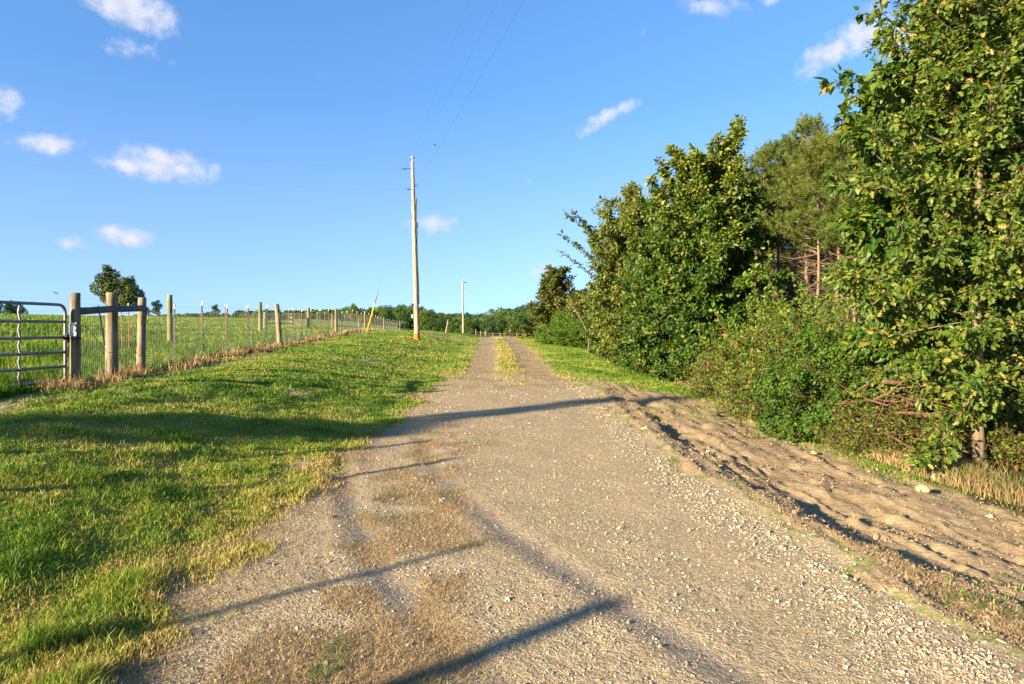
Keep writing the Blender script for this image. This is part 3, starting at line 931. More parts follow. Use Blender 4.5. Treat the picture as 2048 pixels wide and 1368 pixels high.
def build_sign():
    s = thing('post_sign', 'small white notice plate with dark marks nailed to the gate post', 'sign', (0, 0, 0))
    z = gz(-7.1, 11.1)
    c = np.array([-7.1 + .01, 11.1 - .082, z + .945])
    b = MB(); b.box(c, (.112, .004, .215)); b.build('plate', M_WHITE, s)
    b = MB()
    y = c[1] - .0035
    for (dx, dz, w, h) in ((-.035, .078, .022, .006), (-.028, .070, .006, .014), (.045, .055, .018, .05), (.045, -.01, .018, .06), (-.04, -.032, .026, .007), (-.02, -.045, .006, .02), (-.04, -.063, .03, .006), (.006, -.07, .007, .02), (.028, -.075, .008, .02), (.03, .03, .01, .012)):
        b = MB(); b.box((c[0] + dx, y, c[2] + dz), (w, .002, h)); b.build('marking', M_BLACK, s)
build_sign()

# the run of fence beside the photographer, out of frame: its posts throw the thin shadows on the drive
def build_near_fence():
    f = thing('near_fence', 'wooden fence posts continuing from the gate past the camera', 'fence', (0, 0, 0))
    u = np.array([math.cos(SHADOW_AZ), math.sin(SHADOW_AZ)])
    tips = [((862, 881), 8.0, .045), ((909, 917), 8.2, .05), ((975, 1082), 8.4, .035), ((1236, 1203), 8.6, .07), ((812, 855), 7.8, .035)]
    for i, ((px, py), s, r) in enumerate(tips):
        x, y, z = ground_at(px, py, 2.0, 40)
        bx, by = x - u[0] * s, y - u[1] * s
        zt = z + s * math.tan(SUN_EL)
        wood_post(f, bx, by, zt - gz(bx, by), r, M_POST, (0, 0), 90 + i)
build_near_fence()

# ------------------------------------------------------------------ poles and wires
def tapered_pole(x, y, z, h, r0, r1, lean, mat, parent, seed):
    rng = np.random.default_rng(seed)
    t = np.linspace(-.02, 1, 24)
    P = np.stack([x + lean * h * t, y + 0 * t, z + h * t], 1); P[:, :2] += rng.normal(0, .006, (24, 2))
    b = MB(); b.tube(P, r0 + (r1 - r0) * t, 20)
    return b.build('shaft', mat, parent, True)

PX, PY, PZ = ground_at(834, 679)
def build_pole():
    x, y, z = PX, PY, PZ
    sc = F / y
    h = 357 / sc
    lean = -9 / 357
    p = thing('utility_pole', 'tall weathered wooden utility pole with a red-stained foot on the lawn', 'utility pole', (0, 0, 0))
    tapered_pole(x, y, z, h, 5.6 / sc, 3.2 / sc, lean, M_POLE, p, 2)
    at = lambda f_, dx=0, dy=0: np.array([x + lean * h * f_ + dx, y + dy, z + h * f_])
    b = MB(); b.tube([at(0) + [0, 0, -.05], at(.02), at(.036)], [6.4 / sc, 6.2 / sc, 6.0 / sc], 20, False); b.build('stained_foot', M_REDPOST, p, True)
    tp = at(1)
    b = MB(); b.tube([tp + [.02, -.05, -.35], tp + [.02, -.05, .12]], .025, 8); b.box(tp + [.03, -.1, -.22], (.07, .05, .5)); b.build('top_bracket', M_GALV, p)
    b = MB()
    pr = [(0, .05), (.03, .055), (.05, .12), (.08, .125), (.10, .07), (.13, .07), (.15, .04)]
    b.tube([tp + [.02, -.05, .10 + a] for a, _ in pr], [r for _, r in pr], 14); b.build('insulator', M_PORC, p, True)
    b = MB()
    q = at(.955)
    pts = [q + [-.1, -.1, 0]]
    b.tube([q + [-.08, -.08, .02], q + [-.22, -.1, 0], q + [-.3, -.1, -.005]], .014, 6)
    for k in range(5):
        c = q + [-.34 - .05 * k, -.1, -.008 * k]
        b.tube([c + [-.012, 0, 0], c + [.012, 0, 0]], .05 - .004 * k, 10)
    b.build('strain_insulator', M_BLACK, p)
    b = MB(); b.tube([at(.84) + [-.05, -.08, 0], at(.84) + [-.28, -.1, .0]], .015, 6); b.tube([at(.84) + [-.2, -.1, 0], at(.84) + [-.3, -.1, 0]], .035, 8); b.build('neutral_clamp', M_BLACK, p)
    b = MB(); c = at(.862) + [4.4 / sc + .08, -.05, 0]; th = np.linspace(0, 2 * PI, 13)
    b.tube(np.stack([c[0] + .07 * np.cos(th), c[1] + 0 * th, c[2] + .09 * np.sin(th)], 1), .016, 6, False); b.build('eye_bolt', M_BLACK, p)
    b = MB()
    pts = [at(f_) + [(3.6 + 2.6 * (1 - f_)) / sc + dx, -.03, 0] for f_, dx in ((.79, .06), (.76, .03), (.70, .005), (.66, -.01), (.6, .02), (.55, .0), (.4, .0), (.3, .01), (.2, 0))]
    b.tube(pts, [.03, .035, .03, .035, .04, .03, .03, .035, .03], 8); b.box(at(.64) + [4.6 / sc + .03, -.05, 0], (.12, .1, .26)); b.build('riser_cable', M_BLACK, p)
    b = MB(); b.box(at(.19) + [-5.8 / sc - .03, -.05, 0], (.1, .1, .22)); b.build('junction_box', M_BLACK, p)
    b = MB(); b.box(at(.13) + [-6.0 / sc - .05, -.05, 0], (.11, .1, .2)); b.build('meter_tag', M_PORC, p)
    return tp, at
TP, POLE_AT = build_pole()

def build_far_pole():
    d = 110.0
    x = (926.5 - 1024) / F * d
    z = gz(x, d)
    h = EYE + (HORIZON - 561) / F * d - z
    p = thing('utility_pole', 'slim pale utility pole far off beyond the drive crest', 'utility pole', (0, 0, 0))
    tapered_pole(x, d, z, h, .17, .12, -.01, M_POLE, p, 5)
    b = MB(); b.tube([(x, d, z + h), (x, d, z + h + .25)], [.05, .09], 8); b.build('insulator', M_PORC, p)
    b = MB(); b.tube([(x + .1, d, z + h - .3), (x + .55, d, z + h - .35)], .06, 8); b.build('bracket_arm', M_BLACK, p)
    b = MB(); b.box((x + .22, d, z + h - 1.9), (.2, .2, .25)); b.build('junction_box', M_PORC, p)
    return np.array([x, d, z + h])
FTP = build_far_pole()

def sag_wire(name, a, b_, sag, r, label, group, mat=M_DARKWIRE):
    t = np.linspace(0, 1, 60)
    a = np.asarray(a, float); b_ = np.asarray(b_, float)
    P = a + (b_ - a) * t[:, None]; P[:, 2] -= sag * 4 * t * (1 - t)
    m = MB(); m.tube(P, r, 5, False)
    o = m.build(name, mat)
    tag(o, label, 'wire', group)

def ray(px, py, d):
    return np.array([(px - 1024) / F * d, d, EYE + (HORIZON - py) / F * d])
sag_wire('power_line', TP + [0, 0, .2], ray(937, 0, 14.0) * 1.0 + (ray(937, 0, 14.0) - (TP + [0, 0, .2])) * .9, .0, .0013, 'overhead line from the pole top, leftmost of the three crossing the sky', 'overhead power lines')
sag_wire('power_line', POLE_AT(.985) + [.05, 0, 0], ray(995, 0, 13.5) + (ray(995, 0, 13.5) - POLE_AT(.985)) * .9, .0, .0015, 'overhead line, middle of the three running up over the drive', 'overhead power lines')
sag_wire('power_line', POLE_AT(.862) + [.2, 0, 0], ray(1038, 0, 12.5) + (ray(1038, 0, 12.5) - POLE_AT(.862)) * .9, .0, .0021, 'overhead line, rightmost and darkest of the three above the drive', 'overhead power lines')
sag_wire('side_line', POLE_AT(.955) + [-.55, -.1, -.04], ray(-60, 238, 33.0), .45, .0019, 'upper thin wire sagging left from the pole across the clouds', 'wires running left from the pole')
sag_wire('side_line', POLE_AT(.84) + [-.3, -.1, 0], ray(-60, 300, 33.0), .5, .0021, 'lower thin wire sagging left from the pole across the clouds', 'wires running left from the pole')

def build_guy():
    x, y, z = ground_at(732, 671)
    y = min(y, PY + 3)
    x = (732 - 1024) / F * y; z = gz(x, y)
    A = np.array([x, y, z]); B = POLE_AT(.97)
    g = thing('guy_wire', 'slanting guy wire with a yellow plastic guard beside the fence', 'guy wire', (0, 0, 0))
    b = MB(); b.tube([A + [0, 0, -.1], B], .004, 5); b.build('cable', M_WIRE, g)
    dv = (B - A)
    # the guard runs up to the pixel row 605 in the photograph, a grey one above to 580
    s1 = (EYE + (HORIZON - 606) / F * y - z) / dv[2]; s2 = (EYE + (HORIZON - 580) / F * y - z) / dv[2]
    b = MB(); b.tube([A, A + dv * s1 * .12], .03, 10); b.build('anchor_rod', M_WIRE, g)
    b = MB(); b.tube([A + dv * s1 * .12, A + dv * s1 * .9, A + dv * s1], [.034, .038, .036], 12); b.build('guard', M_YELLOW, g, True)
    b = MB(); b.tube([A + dv * s1, A + dv * s2], [.032, .022], 10); b.build('upper_sleeve', M_POST_G, g, True)
build_guy()

def build_far_fence():
    f = thing('pasture_gate_fence', 'low pale post-and-rail fence across the far end of the drive', 'fence', (0, 0, 0))
    d = 131.0
    xs = [(px - 1024) / F * d for px in (951.5, 961.5, 971, 986, 1000.5, 1011, 1033.5, 1048.5, 1071, 1095)]
    for i, x in enumerate(xs):
        z = gz(x, d)
        wood_post(f, x, d, 1.25 if i < 3 else 1.05, .055 if i != 2 else .09, M_POLE, (0, 0), 300 + i)
    for hh in (.45, .85):
        b = MB()
        b.tube([(x, d - .05, gz(x, d) + hh) for x in xs], .022, 4)
        b.build('rail', M_POLE, f)
    # low dark implement lying in front of the gate, with a pale upright
    x, y = (1017 - 1024) / F * 118, 118.0
    z = gz(x, y)
    g = thing('farm_implement', 'small dark drawbar-like implement lying on the drive before the far fence', 'implement', (0, 0, 0))
    b = MB(); b.tube([(x - .55, y, z + .45), (x, y, z + .62), (x + .35, y, z + .8)], [.10, .14, .12], 8); b.tube([(x + .3, y, z + .1), (x + .38, y, z + .8)], .08, 8); b.tube([(x - .45, y + .3, z), (x - .5, y, z + .5)], .08, 6)
    b.build('frame', M_BLACK, g)
    b = MB(); b.tube([(x + .25, y, z + .7), (x + .27, y, z + 1.25)], [.05, .09], 8); b.build('upright', M_GALV, g)
    # stick leaning beyond the bank
    xx, yy = (893 - 1024) / F * 96, 96.0
    zz = gz(xx, yy)
    m = MB(); m.tube([(xx - .15, yy, zz - .1), (xx + .25, yy, zz + 1.9)], [.09, .06], 8)
    tag(m.build('leaning_stake', M_POLE), 'short tan stake leaning in front of the far trees', 'stake')
build_far_fence()

def build_birds():
    def bird(px, py, d, s, rz, lab):
        c = ray(px, py, d)
        k = MB()
        t = np.linspace(-1, 1, 9)
        k.tube(np.stack([t * .10, 0 * t, .012 * np.cos(t * 2)], 1), .035 * np.sqrt(np.clip(1.02 - t * t, .02, 1)) + .004, 8)
        for sg in (-1, 1):
            V = [(.05, .02 * sg, .01), (.06, .14 * sg, .06), (.0, .26 * sg, .03), (-.05, .13 * sg, .045), (-.05, .02 * sg, .01)]
            V2 = [(a, b_, c_ - .006) for a, b_, c_ in V]
            n = len(V)
            k.add(V + V2, [[list(range(n))], [list(range(2 * n - 1, n - 1, -1))], [[i, i + n, (i + 1) % n + n, (i + 1) % n] for i in range(n)]])
        V = [(-.08, -.015, 0), (-.17, -.035, .0), (-.17, .035, 0), (-.08, .015, 0)]
        k.add(V + [(a, b_, c_ - .005) for a, b_, c_ in V], [[[0, 1, 2, 3]], [[7, 6, 5, 4]], [[0, 4, 5, 1], [1, 5, 6, 2], [2, 6, 7, 3], [3, 7, 4, 0]]])
        o = k.build('bird', M_BLACK, None, True)
        o.location = c; o.scale = (s,) * 3; o.rotation_euler = (.3, -.5, rz)
        tag(o, lab, 'bird', 'birds in flight')
    bird(870, 290, 26, .38, .9, 'tiny dark bird high beside the pole top')
    bird(111, 586, 22, .4, 2.4, 'tiny dark bird low above the gate')
build_birds()

# ------------------------------------------------------------------ trees
def nrm(v):
    return v / (np.linalg.norm(v, axis=-1, keepdims=True) + 1e-9)

LEAF = {
    'kite': [(.42, .30)],
    'ovate': [(.16, .26), (.45, .36), (.78, .17)],
    'lance': [(.3, .15), (.65, .13)],
    'lobed': [(.18, .10), (.32, .34), (.44, .13), (.60, .40), (.70, .16), (.86, .24)],
}
def leaves_mesh(name, pos, axis, nor, size, tint, shape, mat, fold=.25):
    half = LEAF[shape]
    n = len(pos); m = len(half)
    axis = nrm(axis)
    side = nrm(np.cross(nor, axis)); up = np.cross(axis, side)
    pts = [(0, 0)] + half + [(1, 0)] + [(a, -b) for a, b in half[::-1]]
    V = np.empty((n, len(pts), 3), np.float32)
    for i, (a, b) in enumerate(pts):
        curl = -.22 * a * a
        V[:, i] = pos + size[:, None] * (axis * a + side * b + up * (abs(b) * fold + curl))
    k = np.arange(n)[:, None] * len(pts)
    Lf = k + np.array([list(range(0, m + 2))]); Rf = k + np.array([[0] + list(range(m + 1, 2 * m + 2))])
    return mesh_np(name, V.reshape(-1, 3), [Lf, Rf], mat, False, {'tint': np.repeat(np.clip(tint, 0, 1), len(pts))})

class Grower:
    """collects branch tubes and leaves of one plant (local coordinates, base at the origin)"""
    def __init__(s, seed):
        s.rng = np.random.default_rng(seed); s.b = MB(); s.P = []; s.A = []; s.N = []; s.S = []; s.T = []; s.H = None
    def twig_leaves(s, pts, n, size, spread, droop, tint_mu=.45, tint_sd=.18, up=.6, start=.1):
        r = s.rng
        pts = np.asarray(pts)
        t = r.uniform(start, 1.0, n) * (len(pts) - 1.001)
        i = t.astype(int); f = (t - i)[:, None]
        base = pts[i] * (1 - f) + pts[i + 1] * f
        d = nrm(pts[i + 1] - pts[i])
        out = nrm(r.normal(0, 1, (n, 3)))
        a = nrm(d * .5 + out * .9 + np.array([0, 0, -droop]))
        p = base + out * spread * r.uniform(0, 1, (n, 1))
        nn = nrm(r.normal(0, .55, (n, 3)) + np.array([0, 0, up]) + out * .35 + SUNSIDE * .35)
        s.P.append(p); s.A.append(a); s.N.append(nn)
        s.S.append(size * np.exp(r.normal(-.08, .27, n))); s.T.append(r.normal(tint_mu, tint_sd, n) + (r.random(n) < .018) * .38)
    def meshes(s, bark, mat, shape, smooth=True):
        if s.H:
            k = s.H / (np.quantile(np.concatenate([p[:, 2] for p in s.P]), .9985))
            s.P = [p * [1, 1, k] for p in s.P]; s.b.V = [v * [1, 1, k] for v in s.b.V]
        tr = s.b.mesh('trunk', bark, smooth) if s.b.n else None
        P = np.concatenate(s.P); 
        le = leaves_mesh('crown', P, np.concatenate(s.A), np.concatenate(s.N), np.concatenate(s.S), np.concatenate(s.T), shape, mat)
        return tr, le
SUNSIDE = np.array([-math.cos(SHADOW_AZ), -math.sin(SHADOW_AZ), .35])

def curve(p, d, L, n, up, wob, rng):
    pts = [np.array(p, float)]; d = np.array(d, float)
    for _ in range(n):
        d = nrm(d + np.array([0, 0, up]) + rng.normal(0, wob, 3))
        pts.append(pts[-1] + d * L / n)
    return np.array(pts)

def broadleaf(seed, H, R, cb, r0, nl, nt, nleaf, lsz, shape, bark, mat, prof=None, up0=.1, up1=.9, curl=.07, twig=.55, spread=.10, droop=.25,
              lean=(0, 0), stems=1, mu=.45, sd=.18, sq=1.0, topy=.0, power=.9, fit=None):
    g = Grower(seed); r = g.rng; g.H = fit or H
    prof = prof or (lambda t: math.sin(PI * min(1, .18 + .80 * t)) ** .7)
    trunks = []
    for k in range(stems):
        a = r.uniform(0, 2 * PI)
        off = np.array([math.cos(a), math.sin(a), 0]) * (.12 * R if stems > 1 else 0)
        n = 12
        t = np.linspace(0, 1, n)
        hk = H * (1 if k == 0 else r.uniform(.75, .98))
        lx = lean[0] + (math.cos(a) * .16 if stems > 1 else 0); ly = lean[1] + (math.sin(a) * .16 if stems > 1 else 0)
        P = np.stack([off[0] + lx * hk * t ** 1.2, off[1] + ly * hk * t ** 1.2, hk * t], 1)
        P[1:-1, :2] += np.cumsum(r.normal(0, .018 * H / 6, (n - 2, 2)), 0)
        P[0, 2] = -.12
        g.b.tube(P, r0 * (1 - .93 * t ** .85) * (1 + .35 * np.exp(-t * 22)), 10)
        trunks.append(P)
    for i in range(nl):
        T = trunks[i % stems]
        u = ((i + r.random()) / nl) ** power
        ht = cb / H + (.985 - cb / H) * u
        f = ht * (len(T) - 1.001); j = int(f); base = T[j] + (T[j + 1] - T[j]) * (f - j)
        az_ = i * 2.39996 + r.normal(0, .4)
        el = up0 + (up1 - up0) * u + r.normal(0, .12)
        L = R * prof(u) * r.uniform(.62, 1.14) / max(.45, math.cos(min(el, 1.1)))
        L = max(L, .25)
        d = np.array([math.cos(az_) * math.cos(el), math.sin(az_) * math.cos(el) * sq, math.sin(el)])
        pts = curve(base, d, L, 6, curl, .10, r)
        rb = min(.012, r0 * (.12 + .30 * (1 - u)) * min(1, L / R + .3))
        g.b.tube(pts, np.linspace(rb, .004, 7), 5, False)
        m = max(3, int(nt * L / R))
        for k in range(m):
            s = r.uniform(.06, 1.0) if k else 1.0
            f = s * (len(pts) - 1.001); j = int(f); tb = pts[j] + (pts[j + 1] - pts[j]) * (f - j)
            dd = nrm(pts[j + 1] - pts[j])
            td = nrm(dd * .75 + nrm(r.normal(0, 1, 3)) * .85 + np.array([0, 0, .18]))
            tl = twig * r.uniform(.5, 1.15) * (1.15 - .5 * s) * (.45 + .55 * min(1, prof(u)))
            tw = curve(tb, td, tl, 4, .03, .15, r)
            g.b.tube(tw, np.linspace(.006, .002, 5), 3, False)
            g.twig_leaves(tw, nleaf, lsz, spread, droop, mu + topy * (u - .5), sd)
    return g, bark, mat, shape

M_BARK = wood_material('bark_grey', (.06, .045, .03), (.15, .112, .072), (.25, .195, .13))
M_BARK_P = wood_material('bark_pine', (.085, .055, .036), (.19, .128, .088), (.29, .205, .145))
M_DEAD = wood_material('dead_twig', (0.064, 0.036, 0.021), (0.132, 0.076, 0.044), (0.208, 0.132, 0.080))
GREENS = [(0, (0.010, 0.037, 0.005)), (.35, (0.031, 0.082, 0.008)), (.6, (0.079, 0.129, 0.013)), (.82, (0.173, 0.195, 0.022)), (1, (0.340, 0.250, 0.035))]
M_LEAF_OAK = leaf_material('leaf_oak', [(0, (0.013, 0.045, 0.005)), (.35, (0.048, 0.101, 0.010)), (.65, (0.115, 0.159, 0.017)), (.88, (0.219, 0.207, 0.040)), (1, (0.330, 0.200, 0.060))], .3, .45, .3)
M_LEAF_BIG = leaf_material('leaf_broad', [(0, (0.010, 0.045, 0.006)), (.4, (0.039, 0.101, 0.010)), (.7, (0.121, 0.165, 0.017)), (.9, (0.230, 0.218, 0.030)), (1, (0.360, 0.220, 0.050))], .35, .45, .3)
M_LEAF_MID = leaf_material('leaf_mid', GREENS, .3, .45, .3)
M_LEAF_OLIVE = leaf_material('leaf_olive', [(0, (0.027, 0.059, 0.008)), (.4, (0.079, 0.124, 0.014)), (.7, (0.146, 0.177, 0.025)), (1, (0.260, 0.200, 0.050))], .3, .5, .3)
M_LEAF_SHRUB = leaf_material('leaf_shrub', [(0, (0.011, 0.040, 0.004)), (.35, (0.036, 0.096, 0.008)), (.7, (0.099, 0.152, 0.014)), (.9, (0.180, 0.193, 0.026)), (1, (0.189, 0.095, 0.026))], .35, .5, .25)
M_LEAF_BRIGHT = leaf_material('leaf_bright', [(0, (0.024, 0.074, 0.006)), (.5, (0.081, 0.165, 0.011)), (1, (0.155, 0.231, 0.022))], .35, .45, .3)
M_LEAF_FAR = leaf_material('leaf_far', [(0, (0.013, 0.037, 0.012)), (.4, (0.038, 0.083, 0.020)), (.75, (0.077, 0.132, 0.028)), (1, (0.135, 0.187, 0.045))], .15, .7, .1)
M_LEAF_BROWN = leaf_material('leaf_brown', [(0, (.025, .05, .008)), (.4, (.07, .095, .014)), (.7, (.125, .125, .025)), (1, (.26, .15, .04))], .3, .5, .25)
M_NEEDLE = leaf_material('pine_needles', [(0, (0.022, 0.052, 0.009)), (.4, (0.065, 0.108, 0.014)), (.75, (0.131, 0.162, 0.022)), (1, (0.198, 0.189, 0.045))], .25, .5, .25)

def place(name, label, cat, loc, tr, le, group=None, rz=0.0, scale=1.0, twigs=None, extra=()):
    o = thing(name, label, cat, loc, group, rz)
    if scale != 1.0: o.scale = (scale,) * 3 if np.isscalar(scale) else scale
    if tr is not None: obj('trunk', tr, o)
    obj('crown', le, o)
    for nm, me in extra: obj(nm, me, o)
    return o

def at_px(px, d, dz=0.0):
    x = (px - 1024) / F * d
    return (x, d, gz(x, d) + dz)

def build_right_trees():
    # the oak with the pale trunk nearest the camera
    x, y, z = ground_at(1962, 946)
    g = broadleaf(101, 8.2, 1.75, .75, .07, 100, 25, 28, .072, 'lobed', M_BARK, M_LEAF_OAK, up0=-.4, up1=.8, twig=.48, spread=.10, mu=.50, sd=.2, prof=lambda t: (.75 + .5 * t) if t < .4 else max(.12, .95 - 1.15 * (t - .4)))
    place('oak_tree', 'oak with lobed leaves and slim pale trunk standing at the dirt edge', 'tree', (x, y, z), *g[0].meshes(*g[1:]), rz=.4)
    # broad-leaved tree arching over it with long leafy shoots
    g = broadleaf(102, 7.6, 1.62, .7, .06, 104, 22, 19, .115, 'ovate', M_BARK, M_LEAF_BIG, up0=.1, up1=.62, curl=.03, twig=.46, spread=.10, droop=.55, mu=.5, sd=.2, lean=(.01, 0), prof=lambda t: (.72 + .5 * t) if t < .5 else max(.08, .97 - 2.7 * (t - .5)))
    G = g[0]; r = G.rng
    for (tx, ty, tz, L) in ((-1.3, -.3, 5.3, 1.2), (-1.1, .0, 6.3, 1.5), (-.35, -.2, 7.2, 1.3), (-.1, .1, 7.5, 1.2), (.3, -.1, 7.6, 1.2), (-1.3, .2, 4.7, 1.0), (-.95, -.2, 5.7, 1.0)):
        tip = np.array([tx, ty, tz]); root = np.array([tx * .25, ty * .3, tz - L * .8])
        t = np.linspace(0, 1, 9)[:, None]
        P = root + (tip - root) * t; P[:, 2] += .28 * np.sin(t[:, 0] * PI) 
        G.b.tube(P, np.linspace(.014, .003, 9), 5, False)
        G.twig_leaves(P, 56, .112, .05, .7, .52, .2, start=.15)
    place('broadleaf_tree', 'tree with large pointed leaves and long shoots rising against the cloud', 'tree', at_px(1872, 9.6), *G.meshes(*g[1:]))
    # yellowing tree cut by the frame edge
    g = broadleaf(103, 9.5, 1.9, 1.2, .08, 90, 21, 24, .08, 'lobed', M_BARK, M_LEAF_OAK, up0=.0, up1=.9, twig=.5, spread=.12, mu=.62, sd=.2)
    place('oak_tree', 'yellowing oak cut by the frame edge, taller than the one beside it', 'tree', (8.2, 10.4, gz(8.2, 10.4)), *g[0].meshes(*g[1:]), rz=1.0)
    g = broadleaf(104, 5.0, 1.3, .7, .06, 70, 20, 20, .10, 'ovate', M_BARK, M_LEAF_BIG, up0=.0, up1=.9, twig=.5, spread=.1, mu=.55, sd=.2)
    place('broadleaf_tree', 'lower bright-leaved tree filling the gap behind the pale oak trunk', 'tree', (7.6, 12.2, gz(7.6, 12.2)), *g[0].meshes(*g[1:]), rz=2.0)
    # the tall dense dark green tree in the middle of the hedge
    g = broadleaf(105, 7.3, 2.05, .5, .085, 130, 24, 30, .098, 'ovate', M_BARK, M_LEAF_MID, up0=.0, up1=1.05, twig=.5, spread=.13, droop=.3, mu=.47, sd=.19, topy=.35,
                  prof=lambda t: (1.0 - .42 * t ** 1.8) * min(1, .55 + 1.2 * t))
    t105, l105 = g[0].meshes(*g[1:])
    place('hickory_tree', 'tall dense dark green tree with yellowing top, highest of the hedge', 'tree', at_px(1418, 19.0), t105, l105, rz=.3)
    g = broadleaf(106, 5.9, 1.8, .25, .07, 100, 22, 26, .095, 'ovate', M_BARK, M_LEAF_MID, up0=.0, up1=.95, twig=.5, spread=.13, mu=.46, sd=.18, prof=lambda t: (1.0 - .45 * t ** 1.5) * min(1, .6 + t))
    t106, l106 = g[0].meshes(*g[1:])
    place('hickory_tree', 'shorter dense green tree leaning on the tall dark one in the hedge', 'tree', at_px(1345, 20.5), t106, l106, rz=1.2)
    # arching elm with long sprays
    g = broadleaf(107, 6.4, 2.0, .2, .08, 115, 20, 22, .09, 'ovate', M_BARK, M_LEAF_OLIVE, up0=.0, up1=.85, twig=.55, spread=.13, mu=.55, sd=.2, prof=lambda t: (1.0 - .4 * t ** 1.5) * min(1, .65 + t))
    G = g[0]
    for (tx, ty, tz) in ((-2.35, -.3, 7.2), (-2.0, .1, 7.3), (-2.45, -.1, 6.2), (-2.5, -.4, 5.4), (-1.65, 0, 6.9), (-1.4, .2, 6.5), (-1.9, -.3, 5.8)):
        tip = np.array([tx, ty, tz]); root = np.array([-.55, ty * .3, tz - 2.0])
        t = np.linspace(0, 1, 11)[:, None]
        P = root + (tip - root) * t; P[:, 2] += .12 * np.sin(t[:, 0] * PI)
        G.b.tube(P, np.linspace(.022, .004, 11), 5, False)
        G.twig_leaves(P, 110, .10, .09, .5, .36, .15, start=.25)
    place('elm_tree', 'elm with long leafy sprays arching left over the grass strip', 'tree', at_px(1248, 26.0), *G.meshes(*g[1:]))
    g = broadleaf(108, 7.6, 1.5, .3, .07, 105, 19, 20, .095, 'ovate', M_BARK, M_LEAF_OLIVE, up0=.1, up1=1.0, twig=.5, spread=.13, mu=.58, sd=.2, prof=lambda t: (1.0 - .75 * t ** 1.3) * min(1, .6 + t))
    t108, l108 = g[0].meshes(*g[1:])
    place('elm_tree', 'narrow olive tree with a spire top behind the arching elm', 'tree', at_px(1262, 29.0), t108, l108)
    place('elm_tree', 'olive tree filling the hedge between the spire-topped tree and the dark one', 'tree', at_px(1318, 26.0), t108, l108, rz=2.2, scale=.86)
    # hedge fillers further along, copies of the above
    fill = [(1375, 23.5, 'm', .9, 'leafy green tree between the shorter dense tree and the tall dark one'), (1300, 30.0, 'o', .9, 'olive tree deeper in the hedge behind the shorter dense one'), (1250, 26.8, 'm', .72, 'dark round tree low in front of the arching elm'), (1215, 29.0, 'm', .6, 'small dark tree left of the elm foot'), (1290, 22.8, 'm', .74, 'round green tree low in the hedge left of the dark one'), (1232, 32.5, 'o', .74, 'olive tree behind the foot of the arching elm'),
            (1196, 37.5, 'm', .62, 'low dark tree where the hedge turns away, above dry weeds')]
    for i, (px, d, k, s, lab) in enumerate(fill):
        me = (t106, l106) if k == 'm' else (t108, l108)
        place('hedge_tree', lab, 'tree', at_px(px, d), *me, rz=1.7 * i + .5, scale=s)
    # the far brownish tree at the hedge end
    g = broadleaf(109, 5.6, 2.3, .1, .09, 105, 17, 20, .13, 'ovate', M_BARK, M_LEAF_BROWN, up0=-.05, up1=1.0, twig=.55, spread=.16, mu=.48, sd=.2, prof=lambda t: 1.0 - .78 * t)
    t109, l109 = g[0].meshes(*g[1:])
    place('hedgerow_tree', 'brownish green tree standing alone at the far end of the hedge', 'tree', at_px(1110, 51.0), t109, l109, scale=(1.35, 1.35, 1.0))
    place('hedgerow_tree', 'smaller olive tree just right of the brownish one', 'tree', at_px(1165, 46.0), t109, l109, rz=2.1, scale=(.85, .85, .66))
    # twisted bare pale stem in the gap
    G = Grower(55)
    P = np.array([(0, 0, -.1), (.05, 0, .5), (-.02, .05, 1.0), (-.35, .05, 1.7), (-.7, 0, 2.2), (-.9, .1, 2.6)])
    G.b.tube(P, [.05, .042, .038, .03, .024, .012], 7)
    G.b.tube([P[3], P[3] + [.25, .1, .5], P[3] + [.3, .1, 1.0]], [.03, .02, .008], 5)
    r = G.rng
    for q in (P[4], P[5], P[3] + [.3, .1, 1.0], P[2]):
        for _ in range(7):
            tw = curve(q, nrm(r.normal(0, 1, 3) + [0, 0, .5]), .6, 4, .02, .2, r)
            G.b.tube(tw, np.linspace(.008, .002, 5), 3, False)
            G.twig_leaves(tw, 18, .09, .12, .3, .6, .2)
    place('sapling', 'crooked pale-stemmed sapling in the gap of the hedge', 'sapling', at_px(1176, 36.0), *G.meshes(M_BARK, M_LEAF_OLIVE, 'ovate'))
build_right_trees()

